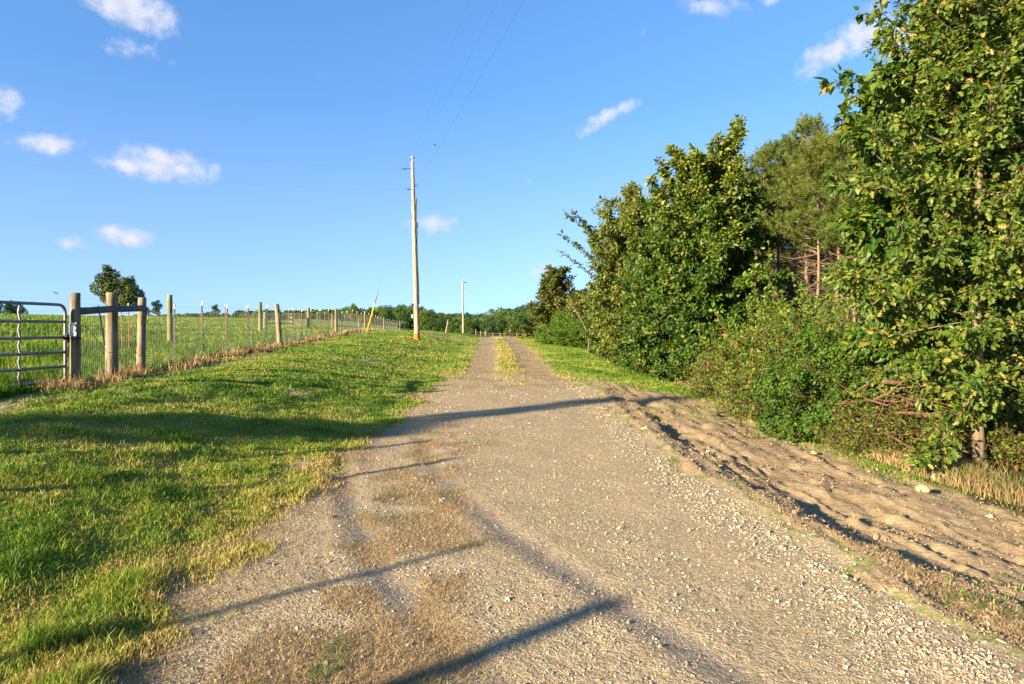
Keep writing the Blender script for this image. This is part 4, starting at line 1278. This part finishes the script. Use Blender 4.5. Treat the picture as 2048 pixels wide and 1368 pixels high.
# ------------------------------------------------------------------ shrubs
def shrub(seed, H, R, n, nleaf, lsz, mat, mu=.5, sd=.2, shape='ovate', bark=None, lobes=True, spread=.09, up=.55, droop=.15):
    G = Grower(seed); r = G.rng
    for i in range(n):
        a = r.uniform(0, 2 * PI); rr = R * .35 * math.sqrt(r.random())
        el = r.uniform(.2, 1.45)
        L = (H * math.sin(el) + R * math.cos(el)) * r.uniform(.6, 1.05)
        d = np.array([math.cos(a) * math.cos(el), math.sin(a) * math.cos(el), math.sin(el)])
        P = curve((math.cos(a) * rr, math.sin(a) * rr, 0), d, L, 7, -.045, .12, r)
        G.b.tube(P, np.linspace(.006, .002, 8), 4, False)
        for k in range(11):
            s = r.uniform(.25, 1) * 6.99; j = int(s); b = P[j] + (P[j + 1] - P[j]) * (s - j)
            tw = curve(b, nrm(r.normal(0, 1, 3) + np.array([math.cos(a), math.sin(a), .6]) * .6), r.uniform(.15, .42), 3, .02, .2, r)
            G.b.tube(tw, np.linspace(.004, .002, 4), 3, False)
            G.twig_leaves(tw, nleaf, lsz, spread, droop, mu + r.normal(0, .07), sd, up)
    for i in range(16 if lobes else 0):      # ragged shoots standing out of the mass
        a = r.uniform(0, 2 * PI); e = r.uniform(.5, 1.5)
        P = curve((0, 0, .2), (math.cos(a) * math.cos(e), math.sin(a) * math.cos(e), math.sin(e)), (H * math.sin(e) + R * math.cos(e)) * r.uniform(1.05, 1.4), 8, -.02, .08, r)
        G.b.tube(P, np.linspace(.007, .002, 9), 4, False)
        G.twig_leaves(P, 50, lsz * 1.1, .07, .2, mu + .1, sd, .5, start=.6)
    # mounds of leaves over the stems, with dark hollows between them
    nl = int(22 * max(R, .6) * H)
    for k in range(nl if lobes else 0):
        a = r.uniform(0, 2 * PI); e = math.asin(r.uniform(.02, .98))
        rad = r.uniform(.72, 1.0)
        c = np.array([math.cos(a) * math.cos(e) * R * rad, math.sin(a) * math.cos(e) * R * rad, max(.16, math.sin(e) * H * rad)])
        lr = r.uniform(.13, .27) * min(1.2, H)
        n = int(lr * lr * 5200 * (.06 / lsz) ** 2)
        d = nrm(r.normal(0, 1, (n, 3)) + nrm(c)[None] * .7 + np.array([0, 0, .45]))
        p = c + d * lr * r.uniform(.7, 1.08, (n, 1)) * np.array([1, 1, .8])
        p[:, 2] = np.clip(p[:, 2], .03, None)
        G.P.append(p); G.A.append(nrm(np.cross(d, r.normal(0, 1, (n, 3))) + d * .35 + np.array([0, 0, -.25])))
        G.N.append(nrm(d + r.normal(0, .38, (n, 3)) + [0, 0, .25])); G.S.append(lsz * r.uniform(.65, 1.2, n)); G.T.append(r.normal(mu + r.normal(0, .09), sd * .8, n))
    return G.meshes(bark or M_DEAD, mat, shape)

def build_shrubs():
    A = shrub(201, 1.75, 1.05, 46, 14, .054, M_LEAF_SHRUB, .42, .17)
    B = shrub(202, 1.5, .9, 44, 16, .056, M_LEAF_SHRUB, .58, .22)
    Cc = shrub(203, .75, .65, 85, 7, .043, M_LEAF_SHRUB, .60, .3, lobes=False)
    D = shrub(204, 2.0, 1.0, 46, 26, .07, M_LEAF_BRIGHT, .45, .22)
    def put(me, px, d, s, lab, rz, name='shrub', cat='shrub', dz=0, grp=None):
        o = thing(name, lab, cat, at_px(px, d, dz), grp, rz)
        o.scale = (s,) * 3 if np.isscalar(s) else s
        obj('stems', me[0], o); obj('foliage', me[1], o)
    put(A, 1655, 11.2, 1.0, 'big round-leaved glossy green shrub bulging from the hedge foot', .2)
    put(A, 1745, 10.9, .82, 'glossy green shrub left of the brown brush pile', 2.0)
    put(B, 1600, 14.0, 1.15, 'yellow-green shrub in front of the pine trunks', .5)
    put(B, 1685, 14.6, 1.1, 'tall yellow-green shrub behind the big glossy one', 1.4)
    put(B, 1525, 15.5, 1.05, 'yellow-green shrub beside the bare pole-like stems', 2.4)
    put(A, 1470, 18.2, .8, 'dark low shrub under the tall dense tree', 3.0)
    put(D, 1530, 18.5, 1.35, 'bright leafy understory tree before the pine trunks', .7, 'understory_tree', 'tree')
    put(D, 1535, 21.0, 1.0, 'light green understory tree under the pine crowns', 2.9, 'understory_tree', 'tree')
    put(Cc, 1785, 9.6, .9, 'red-brown bramble below the brush pile', .3, 'bramble', 'bramble')
    put(Cc, 1852, 9.35, .85, 'rusty bramble left of the pale oak trunk', 1.7, 'bramble', 'bramble')
    put(Cc, 1740, 9.9, .75, 'low green bramble at the glossy shrub foot', 2.8, 'bramble', 'bramble')
    put(Cc, 2065, 8.9, 1.0, 'orange-brown bramble right of the pale oak trunk', 4.1, 'bramble', 'bramble')
    put(Cc, 1925, 9.9, 1.1, 'tangled bramble behind the pale oak trunk', 5.0, 'bramble', 'bramble')
    put(Cc, 1500, 15.8, 1.5, 'reddish tangle of dry bramble before the yellow-green shrubs', 1.1, 'bramble', 'bramble')
    put(Cc, 1560, 13.2, 1.3, 'mixed red and green bramble at the foot of the yellow-green shrubs', 2.1, 'bramble', 'bramble')
    put(B, 1980, 10.8, .95, 'green shrub behind the pale oak trunk', 3.7)
    put(B, 1840, 11.2, 1.0, 'green shrub behind the brown brush pile', .9)
    put(A, 1395, 20.0, .55, 'small green shrub at the foot of the tall dense tree', 1.0)
    put(B, 1340, 22.2, .8, 'shrub hanging over the dry weeds left of the tall dense tree', 4.0)
    put(A, 1285, 25.5, .75, 'dark shrub under the arching elm', 5.0)
    put(B, 1235, 30.0, .8, 'olive shrub left of the arching elm foot', 2.0)
    foot = [(5.55, 13.2, B, 1.0, 'yellow-green shrub between the dirt and the glossy green shrub'), (5.6, 16.6, A, .8, 'glossy shrub just past the bare grey stem'), (5.5, 20.6, B, .95, 'leafy shrub at the foot of the shorter dense tree'),
            (5.35, 23.6, A, .85, 'dark shrub right of the elm foot above dry weeds'), (5.2, 27.5, B, 1.0, 'leafy shrub along the far half of the hedge foot'), (5.1, 32.5, A, .85, 'dark round shrub before the crooked pale sapling'), (5.0, 37.5, B, .9, 'olive shrub between the sapling and the bright feathery bush'), (6.3, 12.4, A, 1.05, 'tall glossy shrub right behind the brush pile')]
    for i, (x, d, me, s, lab) in enumerate(foot):
        put(me, 1024 + (x + (.4 if d > 16 else .1)) / d * F, d, s, lab, i * 1.9)
    # bright cedars by the far tree
    E = shrub(205, 2.0, .75, 70, 60, .10, M_LEAF_BRIGHT, .5, .2, 'lance', lobes=False, spread=.14, up=.3)
    put(E, 1134, 42.0, (1.15, 1.15, 1.05), 'bright green feathery bush right of the brownish tree', 0, 'bush', 'bush')
    put(E, 1095, 48.5, .62, 'small bright green bush under the brownish tree', 1.5, 'bush', 'bush')
    put(E, 1154, 40.5, .9, 'darker feathery bush behind the bright one', 2.6, 'bush', 'bush')
    # shaded understorey deep behind the hedge
    rng = np.random.default_rng(77)
    k = 0
    for d in (13.5, 17, 20, 24, 29, 35, 42):
        for x in np.arange(7.6, 7.6 + d * .34, 2.7):
            xx, dd = x + rng.normal(0, .4), d + rng.normal(0, .6)
            o = thing('undergrowth_shrub', 'shaded leafy shrub deep among the pine trunks behind the hedge', 'shrub', (xx, dd, gz(xx, dd)), 'undergrowth shrubs behind the hedge', rng.uniform(0, 6))
            s = rng.uniform(.55, .95); o.scale = (s * 1.2, s * 1.2, s)
            me = (A, B, B)[k % 3]; k += 1
            obj('stems', me[0], o); obj('foliage', me[1], o)
    # dead brush pile
    o = thing('brush_pile', 'heap of dead brown branches between the shrub and the pale oak', 'brush pile', at_px(1815, 9.35, .30))
    b = MB(); r = np.random.default_rng(9)
    for i in range(80):
        a = r.normal(-.55, .9); L = r.uniform(.35, 1.05)
        c = np.array([r.normal(0, .28), r.normal(0, .2), r.uniform(.05, .75) ** 1.1])
        P = curve(c - np.array([math.cos(a), .2, 0]) * L / 2, (math.cos(a), r.normal(0, .35), r.normal(-.12, .35)), L, 5, 0, .13, r)
        b.tube(P, np.linspace(r.uniform(.006, .016), .003, 6), 5, False)
    b.tube(curve((-.42, -.15, .78), (1, .0, -.08), .75, 4, 0, .03, r), [.032, .03, .026, .022, .018], 8)
    b.tube(curve((-.15, -.2, .55), (.55, -.1, -.5), .7, 4, 0, .03, r), [.028, .026, .022, .02, .016], 8)
    b.tube(curve((.5, -.35, .38), (-.8, -.1, -.22), .95, 5, 0, .12, r), [.018, .016, .014, .012, .01, .008], 6)
    b.tube([(-.3, .1, -.5), (-.1, 0, .3), (.1, -.1, .7)], [.02, .017, .012], 6); b.tube([(.35, .15, -.5), (.2, 0, .2), (0, -.1, .75)], [.02, .017, .012], 6)
    b.build('branches', M_DEAD, o)
    # bare dead sapling stems at the hedge foot
    for i, (px, d, h, rr, lab) in enumerate(((1393, 18.6, 1.15, .028, 'thin pale bare stem at the foot of the dense tree'), (1412, 18.4, 1.5, .036, 'thicker pale bare stem right beside the thin one'), (1474, 16.6, 1.6, .03, 'grey bare stem standing in the weeds at the shrub edge'), (1926, 8.6, .55, .011, 'thin dead stick by the pale oak trunk'))):
        m = MB(); P = curve((0, 0, -.1), (.02, 0, 1), h, 6, .0, .04, r)
        m.tube(P, np.linspace(rr, rr * .6, 7), 8)
        for k in range(4):
            q = P[2 + k % 4]; m.tube(curve(q, nrm(r.normal(0, 1, 3) + [0, 0, .4]), .3, 3, 0, .2, r), [.007, .005, .004, .002], 4, False)
        o = m.build('bare_stem', M_BARK); o.location = at_px(px, d); tag(o, lab, 'stem', 'bare stems at the hedge foot')
    # pale rocks by the oak
    for i, (px, py, s, lab) in enumerate(((1880, 962, (.17, .12, .16), 'upright pale lump of clay rock left of the oak foot'), (1914, 960, (.19, .10, .09), 'flat pale yellow rock beside the oak foot'), (1845, 982, (.12, .1, .09), 'rounded pale rock in front of the two others'), (1629, 908, (.09, .07, .06), 'small pale stone at the weed edge of the dirt'), (1752, 940, (.06, .05, .04), 'tiny pale stone beside a green weed on the dirt'))):
        import bmesh
        bm = bmesh.new(); bmesh.ops.create_icosphere(bm, subdivisions=3, radius=.5)
        rr = np.random.default_rng(500 + i)
        co = np.array([v.co[:] for v in bm.verts])
        f = 1 + .5 * (fbm(co[:, 0] * 2 + co[:, 2] + i * 3, co[:, 1] * 2 - co[:, 2], 1.3, 4, i) - .5)
        for v, k in zip(bm.verts, f):
            v.co = Vector((v.co.x * k * s[0] * 1.2, v.co.y * k * s[1] * 1.2, max(-.2, v.co.z) * k * s[2] * 1.2))
        me = bpy.data.meshes.new('rock'); bm.to_mesh(me); bm.free(); me.materials.append(M_ROCK)
        o = obj('rock', me); X = ground_at(px, py); o.location = (X[0], X[1], X[2] + s[2] * .15); o.rotation_euler = (0, 0, i * 1.3)
        tag(o, lab, 'rock', 'pale rocks on the dirt verge')
build_shrubs()

# ------------------------------------------------------------------ pines
def pine(seed, H, live, R, r0):
    G = Grower(seed); r = G.rng
    t = np.linspace(0, 1, 14)
    T = np.stack([0 * t, 0 * t, H * t], 1); T[1:-1, :2] += np.cumsum(r.normal(0, .012, (12, 2)), 0); T[0, 2] = -.15
    G.b.tube(T, r0 * (1 - .9 * t ** 1.1), 9)
    P, A, S, TI = [], [], [], []
    at = lambda z: np.array([np.interp(z, T[:, 2], T[:, 0]), np.interp(z, T[:, 2], T[:, 1]), z])
    z = H * .12
    D = MB()
    while z < live + .6:
        for k in range(r.integers(3, 6)):
            a = r.uniform(0, 2 * PI); L = r.uniform(.4, 1.5) * (.6 + .5 * z / live)
            pts = curve(at(z), (math.cos(a), math.sin(a), r.normal(.15, .25)), L, 5, .03, .12, r)
            D.tube(pts, np.linspace(.016, .004, 6), 4, False)
            for _ in range(3):
                j = r.integers(2, 5); D.tube(curve(pts[j], nrm(r.normal(0, 1, 3) + [math.cos(a), math.sin(a), 0]), .3, 3, 0, .2, r), [.005, .004, .003, .002], 3, False)
        z += r.uniform(.25, .55)
    z = live
    while z < H - .1:
        u = (z - live) / (H - live)
        Lz = R * min(1.0, .62 + 1.3 * u) * (1 - u) ** .85 + .2
        for k in range(5):
            a = r.uniform(0, 2 * PI); L = Lz * r.uniform(.6, 1.15)
            e = .15 + .75 * u + r.normal(0, .12)
            pts = curve(at(z), (math.cos(a) * math.cos(e), math.sin(a) * math.cos(e), math.sin(e)), L, 6, .06, .08, r)
            G.b.tube(pts, np.linspace(.018 * (1 - u * .6), .004, 7), 4, False)
            ends = [pts[-1]]; dirs = [nrm(pts[-1] - pts[-2])]
            for _ in range(int(6 + 9 * L)):
                j = r.integers(2, 7); q = pts[min(j, 6)]
                d = nrm(nrm(pts[min(j, 6)] - pts[min(j, 6) - 1]) + r.normal(0, .75, 3) + [0, 0, .25])
                l = r.uniform(.15, .38); ends.append(q + d * l); dirs.append(d); 
                G.b.tube([q, q + d * l], [.005, .003], 3, False)
            for q, d in zip(ends, dirs):
                n = 30
                ax = nrm(d * .8 + nrm(r.normal(0, 1, (n, 3))) * .95)
                P.append(q - d * r.uniform(0, .16, (n, 1))); A.append(ax); S.append(r.uniform(.13, .2, n)); TI.append(np.clip(r.normal(.45 + .15 * u, .2, n) + r.normal(0, .08), 0, 1))
        z += r.uniform(.28, .42)
    P = np.concatenate(P); A = np.concatenate(A); S = np.concatenate(S); TI = np.concatenate(TI)
    n = len(P)
    sd_ = nrm(np.cross(A, r.normal(0, 1, (n, 3))))
    w = .0085
    V = np.stack([P - sd_ * w, P + sd_ * w, P + A * S[:, None]], 1).reshape(-1, 3)
    F_ = np.arange(n * 3).reshape(-1, 3)
    return G.b.mesh('trunk', M_BARK_P, True), mesh_np('crown', V, [F_], M_NEEDLE, False, {'tint': np.repeat(TI, 3)}), D.mesh('dead_branches', M_BARK_P)

def build_pines():
    V = [pine(301, 9.0, 5.2, 2.4, .085), pine(302, 8.6, 4.9, 2.2, .075), pine(303, 8.1, 5.1, 1.9, .065)]
    def put(v, x, y, s, rz, lab, grp):
        o = thing('pine_tree', lab, 'tree', (x, y, gz(x, y)), grp, rz); o.scale = (s, s, s)
        obj('trunk', v[0], o); obj('crown', v[1], o); obj('dead_branches', v[2], o)
    front = [(1612, 23.5, 0, 1.0, 'tallest pine at the stand edge with twin-tipped crown'), (1638, 21.5, 1, .93, 'pine with many bare dead branches nearest the big-leaved tree'), (1592, 25.5, 1, 1.0, 'straight pine just left of the tallest one'),
             (1676, 22.0, 0, .90, 'pine half hidden behind the big-leaved tree'), (1560, 28.5, 0, 1.05, 'pine at the left end of the stand touching the dark hedge tree'), (1660, 26.0, 2, 1.12, 'slim pine between the front ones'),
             (1710, 19.5, 1, .92, 'pine whose trunk shows through the big-leaved tree'), (1772, 18.5, 0, .86, 'pine behind the middle of the big-leaved tree'), (1840, 17.5, 2, .95, 'pine behind the pale oak crown'), (1930, 17.0, 1, .95, 'pine behind the yellowing oak')]
    for i, (px, d, v, s, lab) in enumerate(front):
        x, y, z = at_px(px, d * .82)
        put(V[v], x, y, s * .82, 1.1 * i, lab, 'pines of the stand edge')
    rng = np.random.default_rng(31)
    for row, d in enumerate((23.5, 26.5, 30, 34, 38.5, 44, 50)):
        x0 = (1535 - 1024) / F * d - (0 if row < 3 else 2.0)
        for k in range(9 if row < 4 else 8):
            x = x0 + k * 2.3 + rng.normal(0, .35); y = d + rng.normal(0, .5)
            put(V[rng.integers(0, 3)], x, y, rng.uniform(.82, 1.0), rng.uniform(0, 6), 'bare-trunked pine deep in the dark stand behind the hedge', 'pines deep in the stand')
build_pines()

# trees behind the photographer on the left, whose shade crosses the lawn and drive
def build_shade_trees():
    u = np.array([math.cos(SHADOW_AZ), math.sin(SHADOW_AZ)])
    g = broadleaf(401, 6.4, .75, .9, .1, 44, 10, 10, .13, 'ovate', M_BARK, M_LEAF_MID, up0=.1, up1=1.0, twig=.5, spread=.15, prof=lambda t: (1.0 - .35 * t ** 1.5) * min(1, .6 + t))
    t1, l1 = g[0].meshes(*g[1:])
    def shade(px, py, H, s, lab, w):
        x, y, z = ground_at(px, py, 3, 60)
        zb = .8
        s_len = (H * s + zb - z) / math.tan(SUN_EL)
        bx, by = x - u[0] * s_len, y - u[1] * s_len
        place('roadside_tree', lab, 'tree', (bx, by, gz(bx, by)), t1, l1, 'trees behind the camera', rz=px * .01, scale=(s * w, s * w, s))
    shade(1230, 797, 5.6, 1.0, 'young roadside tree behind the camera shading the drive', .62)
    shade(620, 868, 5.6, .8, 'small roadside tree behind the camera shading the lawn', 1.25)
build_shade_trees()

# ------------------------------------------------------------------ distant trees
def clump_tree(seed, H, R, n, size, cb=.12, lobes=7, aspect=1.0):
    """a far tree: leaf clumps spread through several lobes; returns arrays"""
    r = np.random.default_rng(seed)
    c = []
    for k in range(lobes):
        u = (k + .5) / lobes
        rad = R * math.sin(PI * min(1, .22 + .72 * u)) ** .8
        a = k * 2.4 + r.normal(0, .3)
        c.append((math.cos(a) * rad * .5, math.sin(a) * rad * .5, H * (cb + (1 - cb) * (.12 + .80 * u)), max(.28 * R, rad * r.uniform(.5, .72))))
    c = np.array(c)
    w = c[:, 3] ** 2; i = r.choice(lobes, n, p=w / w.sum())
    d = nrm(r.normal(0, 1, (n, 3)))
    rad = c[i, 3] * r.uniform(.55, 1.12, n) ** .6
    P = c[i, :3] + d * rad[:, None] * np.array([1, 1, .85 * aspect])
    P[:, 2] = np.clip(P[:, 2], .1, None)
    N = nrm(d + r.normal(0, .55, (n, 3)) + [0, 0, .3])
    A = nrm(np.cross(N, r.normal(0, 1, (n, 3))))
    S = size * r.uniform(.6, 1.35, n)
    T = np.clip(r.normal(.42, .16, n) + (r.random(lobes) - .5)[i] * .25, 0, 1)
    return P, A, N, S, T

def build_far():
    rng = np.random.default_rng(61)
    # crowns used for the individually placed far trees
    def far_mesh(seed, H, R, n, size, mat, lobes=8, shape='kite', cb=.12):
        P, A, N, S, T = clump_tree(seed, H, R, n, size, cb, lobes)
        le = leaves_mesh('crown', P - A * S[:, None] * .5, A, N, S, T, shape, mat, .3)
        b = MB(); b.tube([(0, 0, -.3), (.03 * H, 0, H * .35), (0, .02 * H, H * .8)], [H * .022, H * .016, H * .006], 7)
        for k in range(5):
            a = k * 1.3; z0 = H * (.22 + .1 * k)
            b.tube([(.02 * H, 0, z0), (math.cos(a) * R * .5, math.sin(a) * R * .5, z0 + H * .14)], [H * .009, H * .003], 5)
        return b.mesh('trunk', M_BARK, True), le
    M1 = [far_mesh(s, 9.0, 3.6, 2400, .55, M_LEAF_FAR) for s in (701, 702, 703, 704)]
    def put(name, lab, px, d, me, s, group=None, rz=0.0, sz=None):
        o = place(name, lab, 'tree', at_px(px, d), me[0], me[1], group, rz)
        o.scale = (s, s, s if sz is None else sz)
        return o
    # lone field tree with two tops
    P, A, N, S, T = clump_tree(710, 8.4, 2.3, 4200, .34, .14, 11)
    P2, A2, N2, S2, T2 = clump_tree(711, 6.6, 2.1, 3400, .34, .14, 9)
    P[:, 0] -= 1.2; P2[:, 0] += 1.9
    cat = lambda a, b_: np.concatenate([a, b_])
    M_L = leaf_material('leaf_field_tree', [(0, (.02, .045, .01)), (.45, (.055, .085, .016)), (1, (.14, .15, .03))], .2, .6, .2)
    le = leaves_mesh('crown', cat(P, P2), cat(A, A2), cat(N, N2), cat(S, S2), cat(T, T2 + .15), 'kite', M_L, .3)
    b = MB(); b.tube([(0, 0, -.3), (-.4, 0, 2.6), (-1.1, 0, 7.2)], [.26, .2, .05], 8); b.tube([(0, 0, .6), (1.0, 0, 2.6), (1.8, 0, 5.4)], [.2, .15, .05], 8)
    put('field_tree', 'lone round tree with two tops out in the green field', 232, 108, (b.mesh('trunk', M_BARK, True), le), 1.0)
    C1 = far_mesh(712, 3.4, 1.1, 1300, .24, M_LEAF_FAR, 6, cb=.02)
    put('field_tree', 'small dark cedar right of the lone two-topped tree', 313, 105, C1, .82)
    put('field_tree', 'small shrubby tree left of the dark cedar', 293, 118, C1, .75, rz=2, sz=.5)
    put('field_tree', 'low round tree far out in the field between the fence posts', 431, 96, C1, .62, rz=1)
    for i, (px, d, s, lab) in enumerate(((-15, 150, .52, 'dark field-edge tree cut by the left frame edge'), (22, 150, .44, 'dark field-edge tree seen above the gate'), (40, 160, .40, 'smaller dark tree at the right end of the group above the gate'))):
        put('field_tree', lab, px, d, M1[i % 4], s, 'trees above the gate', i * 1.3)
    # the edge of the far wood: trees one can tell apart
    top = lambda px: np.interp(px, [60, 110, 160, 300, 420, 520, 600, 660, 690, 708, 730, 760, 800, 850, 875, 905, 930, 960, 985, 1000, 1030, 1060, 1120, 1200],
                               [632, 630, 632, 627, 623, 617, 618, 617, 614, 604, 613, 609, 607, 610, 622, 624, 622, 624, 616, 609, 611, 601, 590, 585])
    edge = [(640, 172, 620), (706, 165, 604), (742, 170, 612), (775, 165, 611), (808, 160, 615), (845, 158, 618), (862, 152, 640), (905, 152, 648), (880, 165, 634), (930, 162, 638), (955, 165, 634), (978, 158, 632), (1000, 168, 628), (1022, 160, 640), (1040, 166, 622), (1062, 170, 618), (1085, 168, 612)]
    M2 = [far_mesh(s, 9.0, 3.0, 3000, .42, m, 9) for s, m in ((721, M_LEAF_FAR), (722, M_LEAF_OLIVE), (723, M_LEAF_FAR), (724, M_LEAF_FAR))]
    names = ['dark tree of the far wood edge', 'olive tree of the far wood edge']
    for i, (px, d, ty) in enumerate(edge):
        x, y, z = at_px(px, d)
        H = EYE + (HORIZON - ty) / F * d - z
        s = max(H, 2.0) / 9.2
        where = 'left of the near pole' if px < 815 else ('between the two poles' if px < 922 else 'right of the far pole')
        k = i % 4
        lab = ('tallest round-topped dark tree of the far wood left of the near pole' if px == 706 else ('olive' if k == 1 else 'dark green') + ' tree at the far wood edge ' + where)
        put('woodland_tree', lab, px, d, M2[k], s * 1.0, 'trees at the far wood edge ' + where if px != 706 else None, i * 1.7, s)
    for i, (px, d, s) in enumerate(((852, 150, .24), (868, 147, .2), (898, 148, .26), (914, 146, .2), (942, 150, .22), (1013, 150, .28), (1033, 152, .24), (884, 143, .16))):
        put('thicket_bush', 'low bright bush at the foot of the far wood', px, d, M2[1], s, 'low bushes before the far wood', i * 2.1)
    # the rest of the wood reads as one mass
    VV = []
    pr = [clump_tree(s, 9.0, 3.4, 1900, .55, .05, 9 + s % 5) for s in (731, 732, 733, 734, 735)]
    out = [[], [], [], [], []]
    for d, n, lo in ((182, 60, .75), (200, 70, .85), (225, 80, .95), (255, 90, 1.0), (300, 110, 1.0)):
        for px in np.linspace(-40 if d > 210 else 560, 1290, n):
            px = px + rng.normal(0, 5)
            x = (px - 1024) / F * d
            dd = d + rng.normal(0, 6)
            z = gz(x, dd)
            ty = 668 - (668 - top(px)) * lo * (1 - abs(rng.normal(0, .10))) if d < 290 else top(px) + rng.normal(0, 2.0) + 1
            if px < 690: ty = top(px) + abs(rng.normal(0, 2.5))
            H = EYE + (HORIZON - ty) / F * d - z
            if H < 1.5: continue
            s = H / 9.3; sw = max(s, .7) * rng.uniform(.9, 1.25)
            P, A, N, S, T = pr[rng.integers(0, 5)]
            a = rng.uniform(0, 2 * PI); ca, sa = math.cos(a), math.sin(a)
            R_ = np.array([[ca, -sa, 0], [sa, ca, 0], [0, 0, 1]])
            out[0].append((P @ R_.T) * [sw, sw, s] + [x, dd, z]); out[1].append(A @ R_.T); out[2].append(N @ R_.T); out[3].append(S * max(s, .7)); out[4].append(T + rng.normal(.02, .22))
    cc = [np.concatenate(o) for o in out]
    me = leaves_mesh('far_woods', cc[0] - cc[1] * cc[3][:, None] * .5, cc[1], cc[2], cc[3], cc[4], 'kite', M_LEAF_FAR, .3)
    tag(obj('far_woods', me), 'dark wooded hills closing the view beyond the drive', 'woods', None, 'stuff')
    # wood closing the view behind the pine stand
    k = 0
    for d in (52, 60, 70):
        for px in range(1500, 2140, 62):
            put('woodland_tree', 'dark leafy tree closing the view far behind the pine trunks', px + rng.normal(0, 14), d + rng.normal(0, 2), M1[k % 4], rng.uniform(.7, .95), 'trees far behind the pine stand', k * 1.1)
            k += 1
build_far()
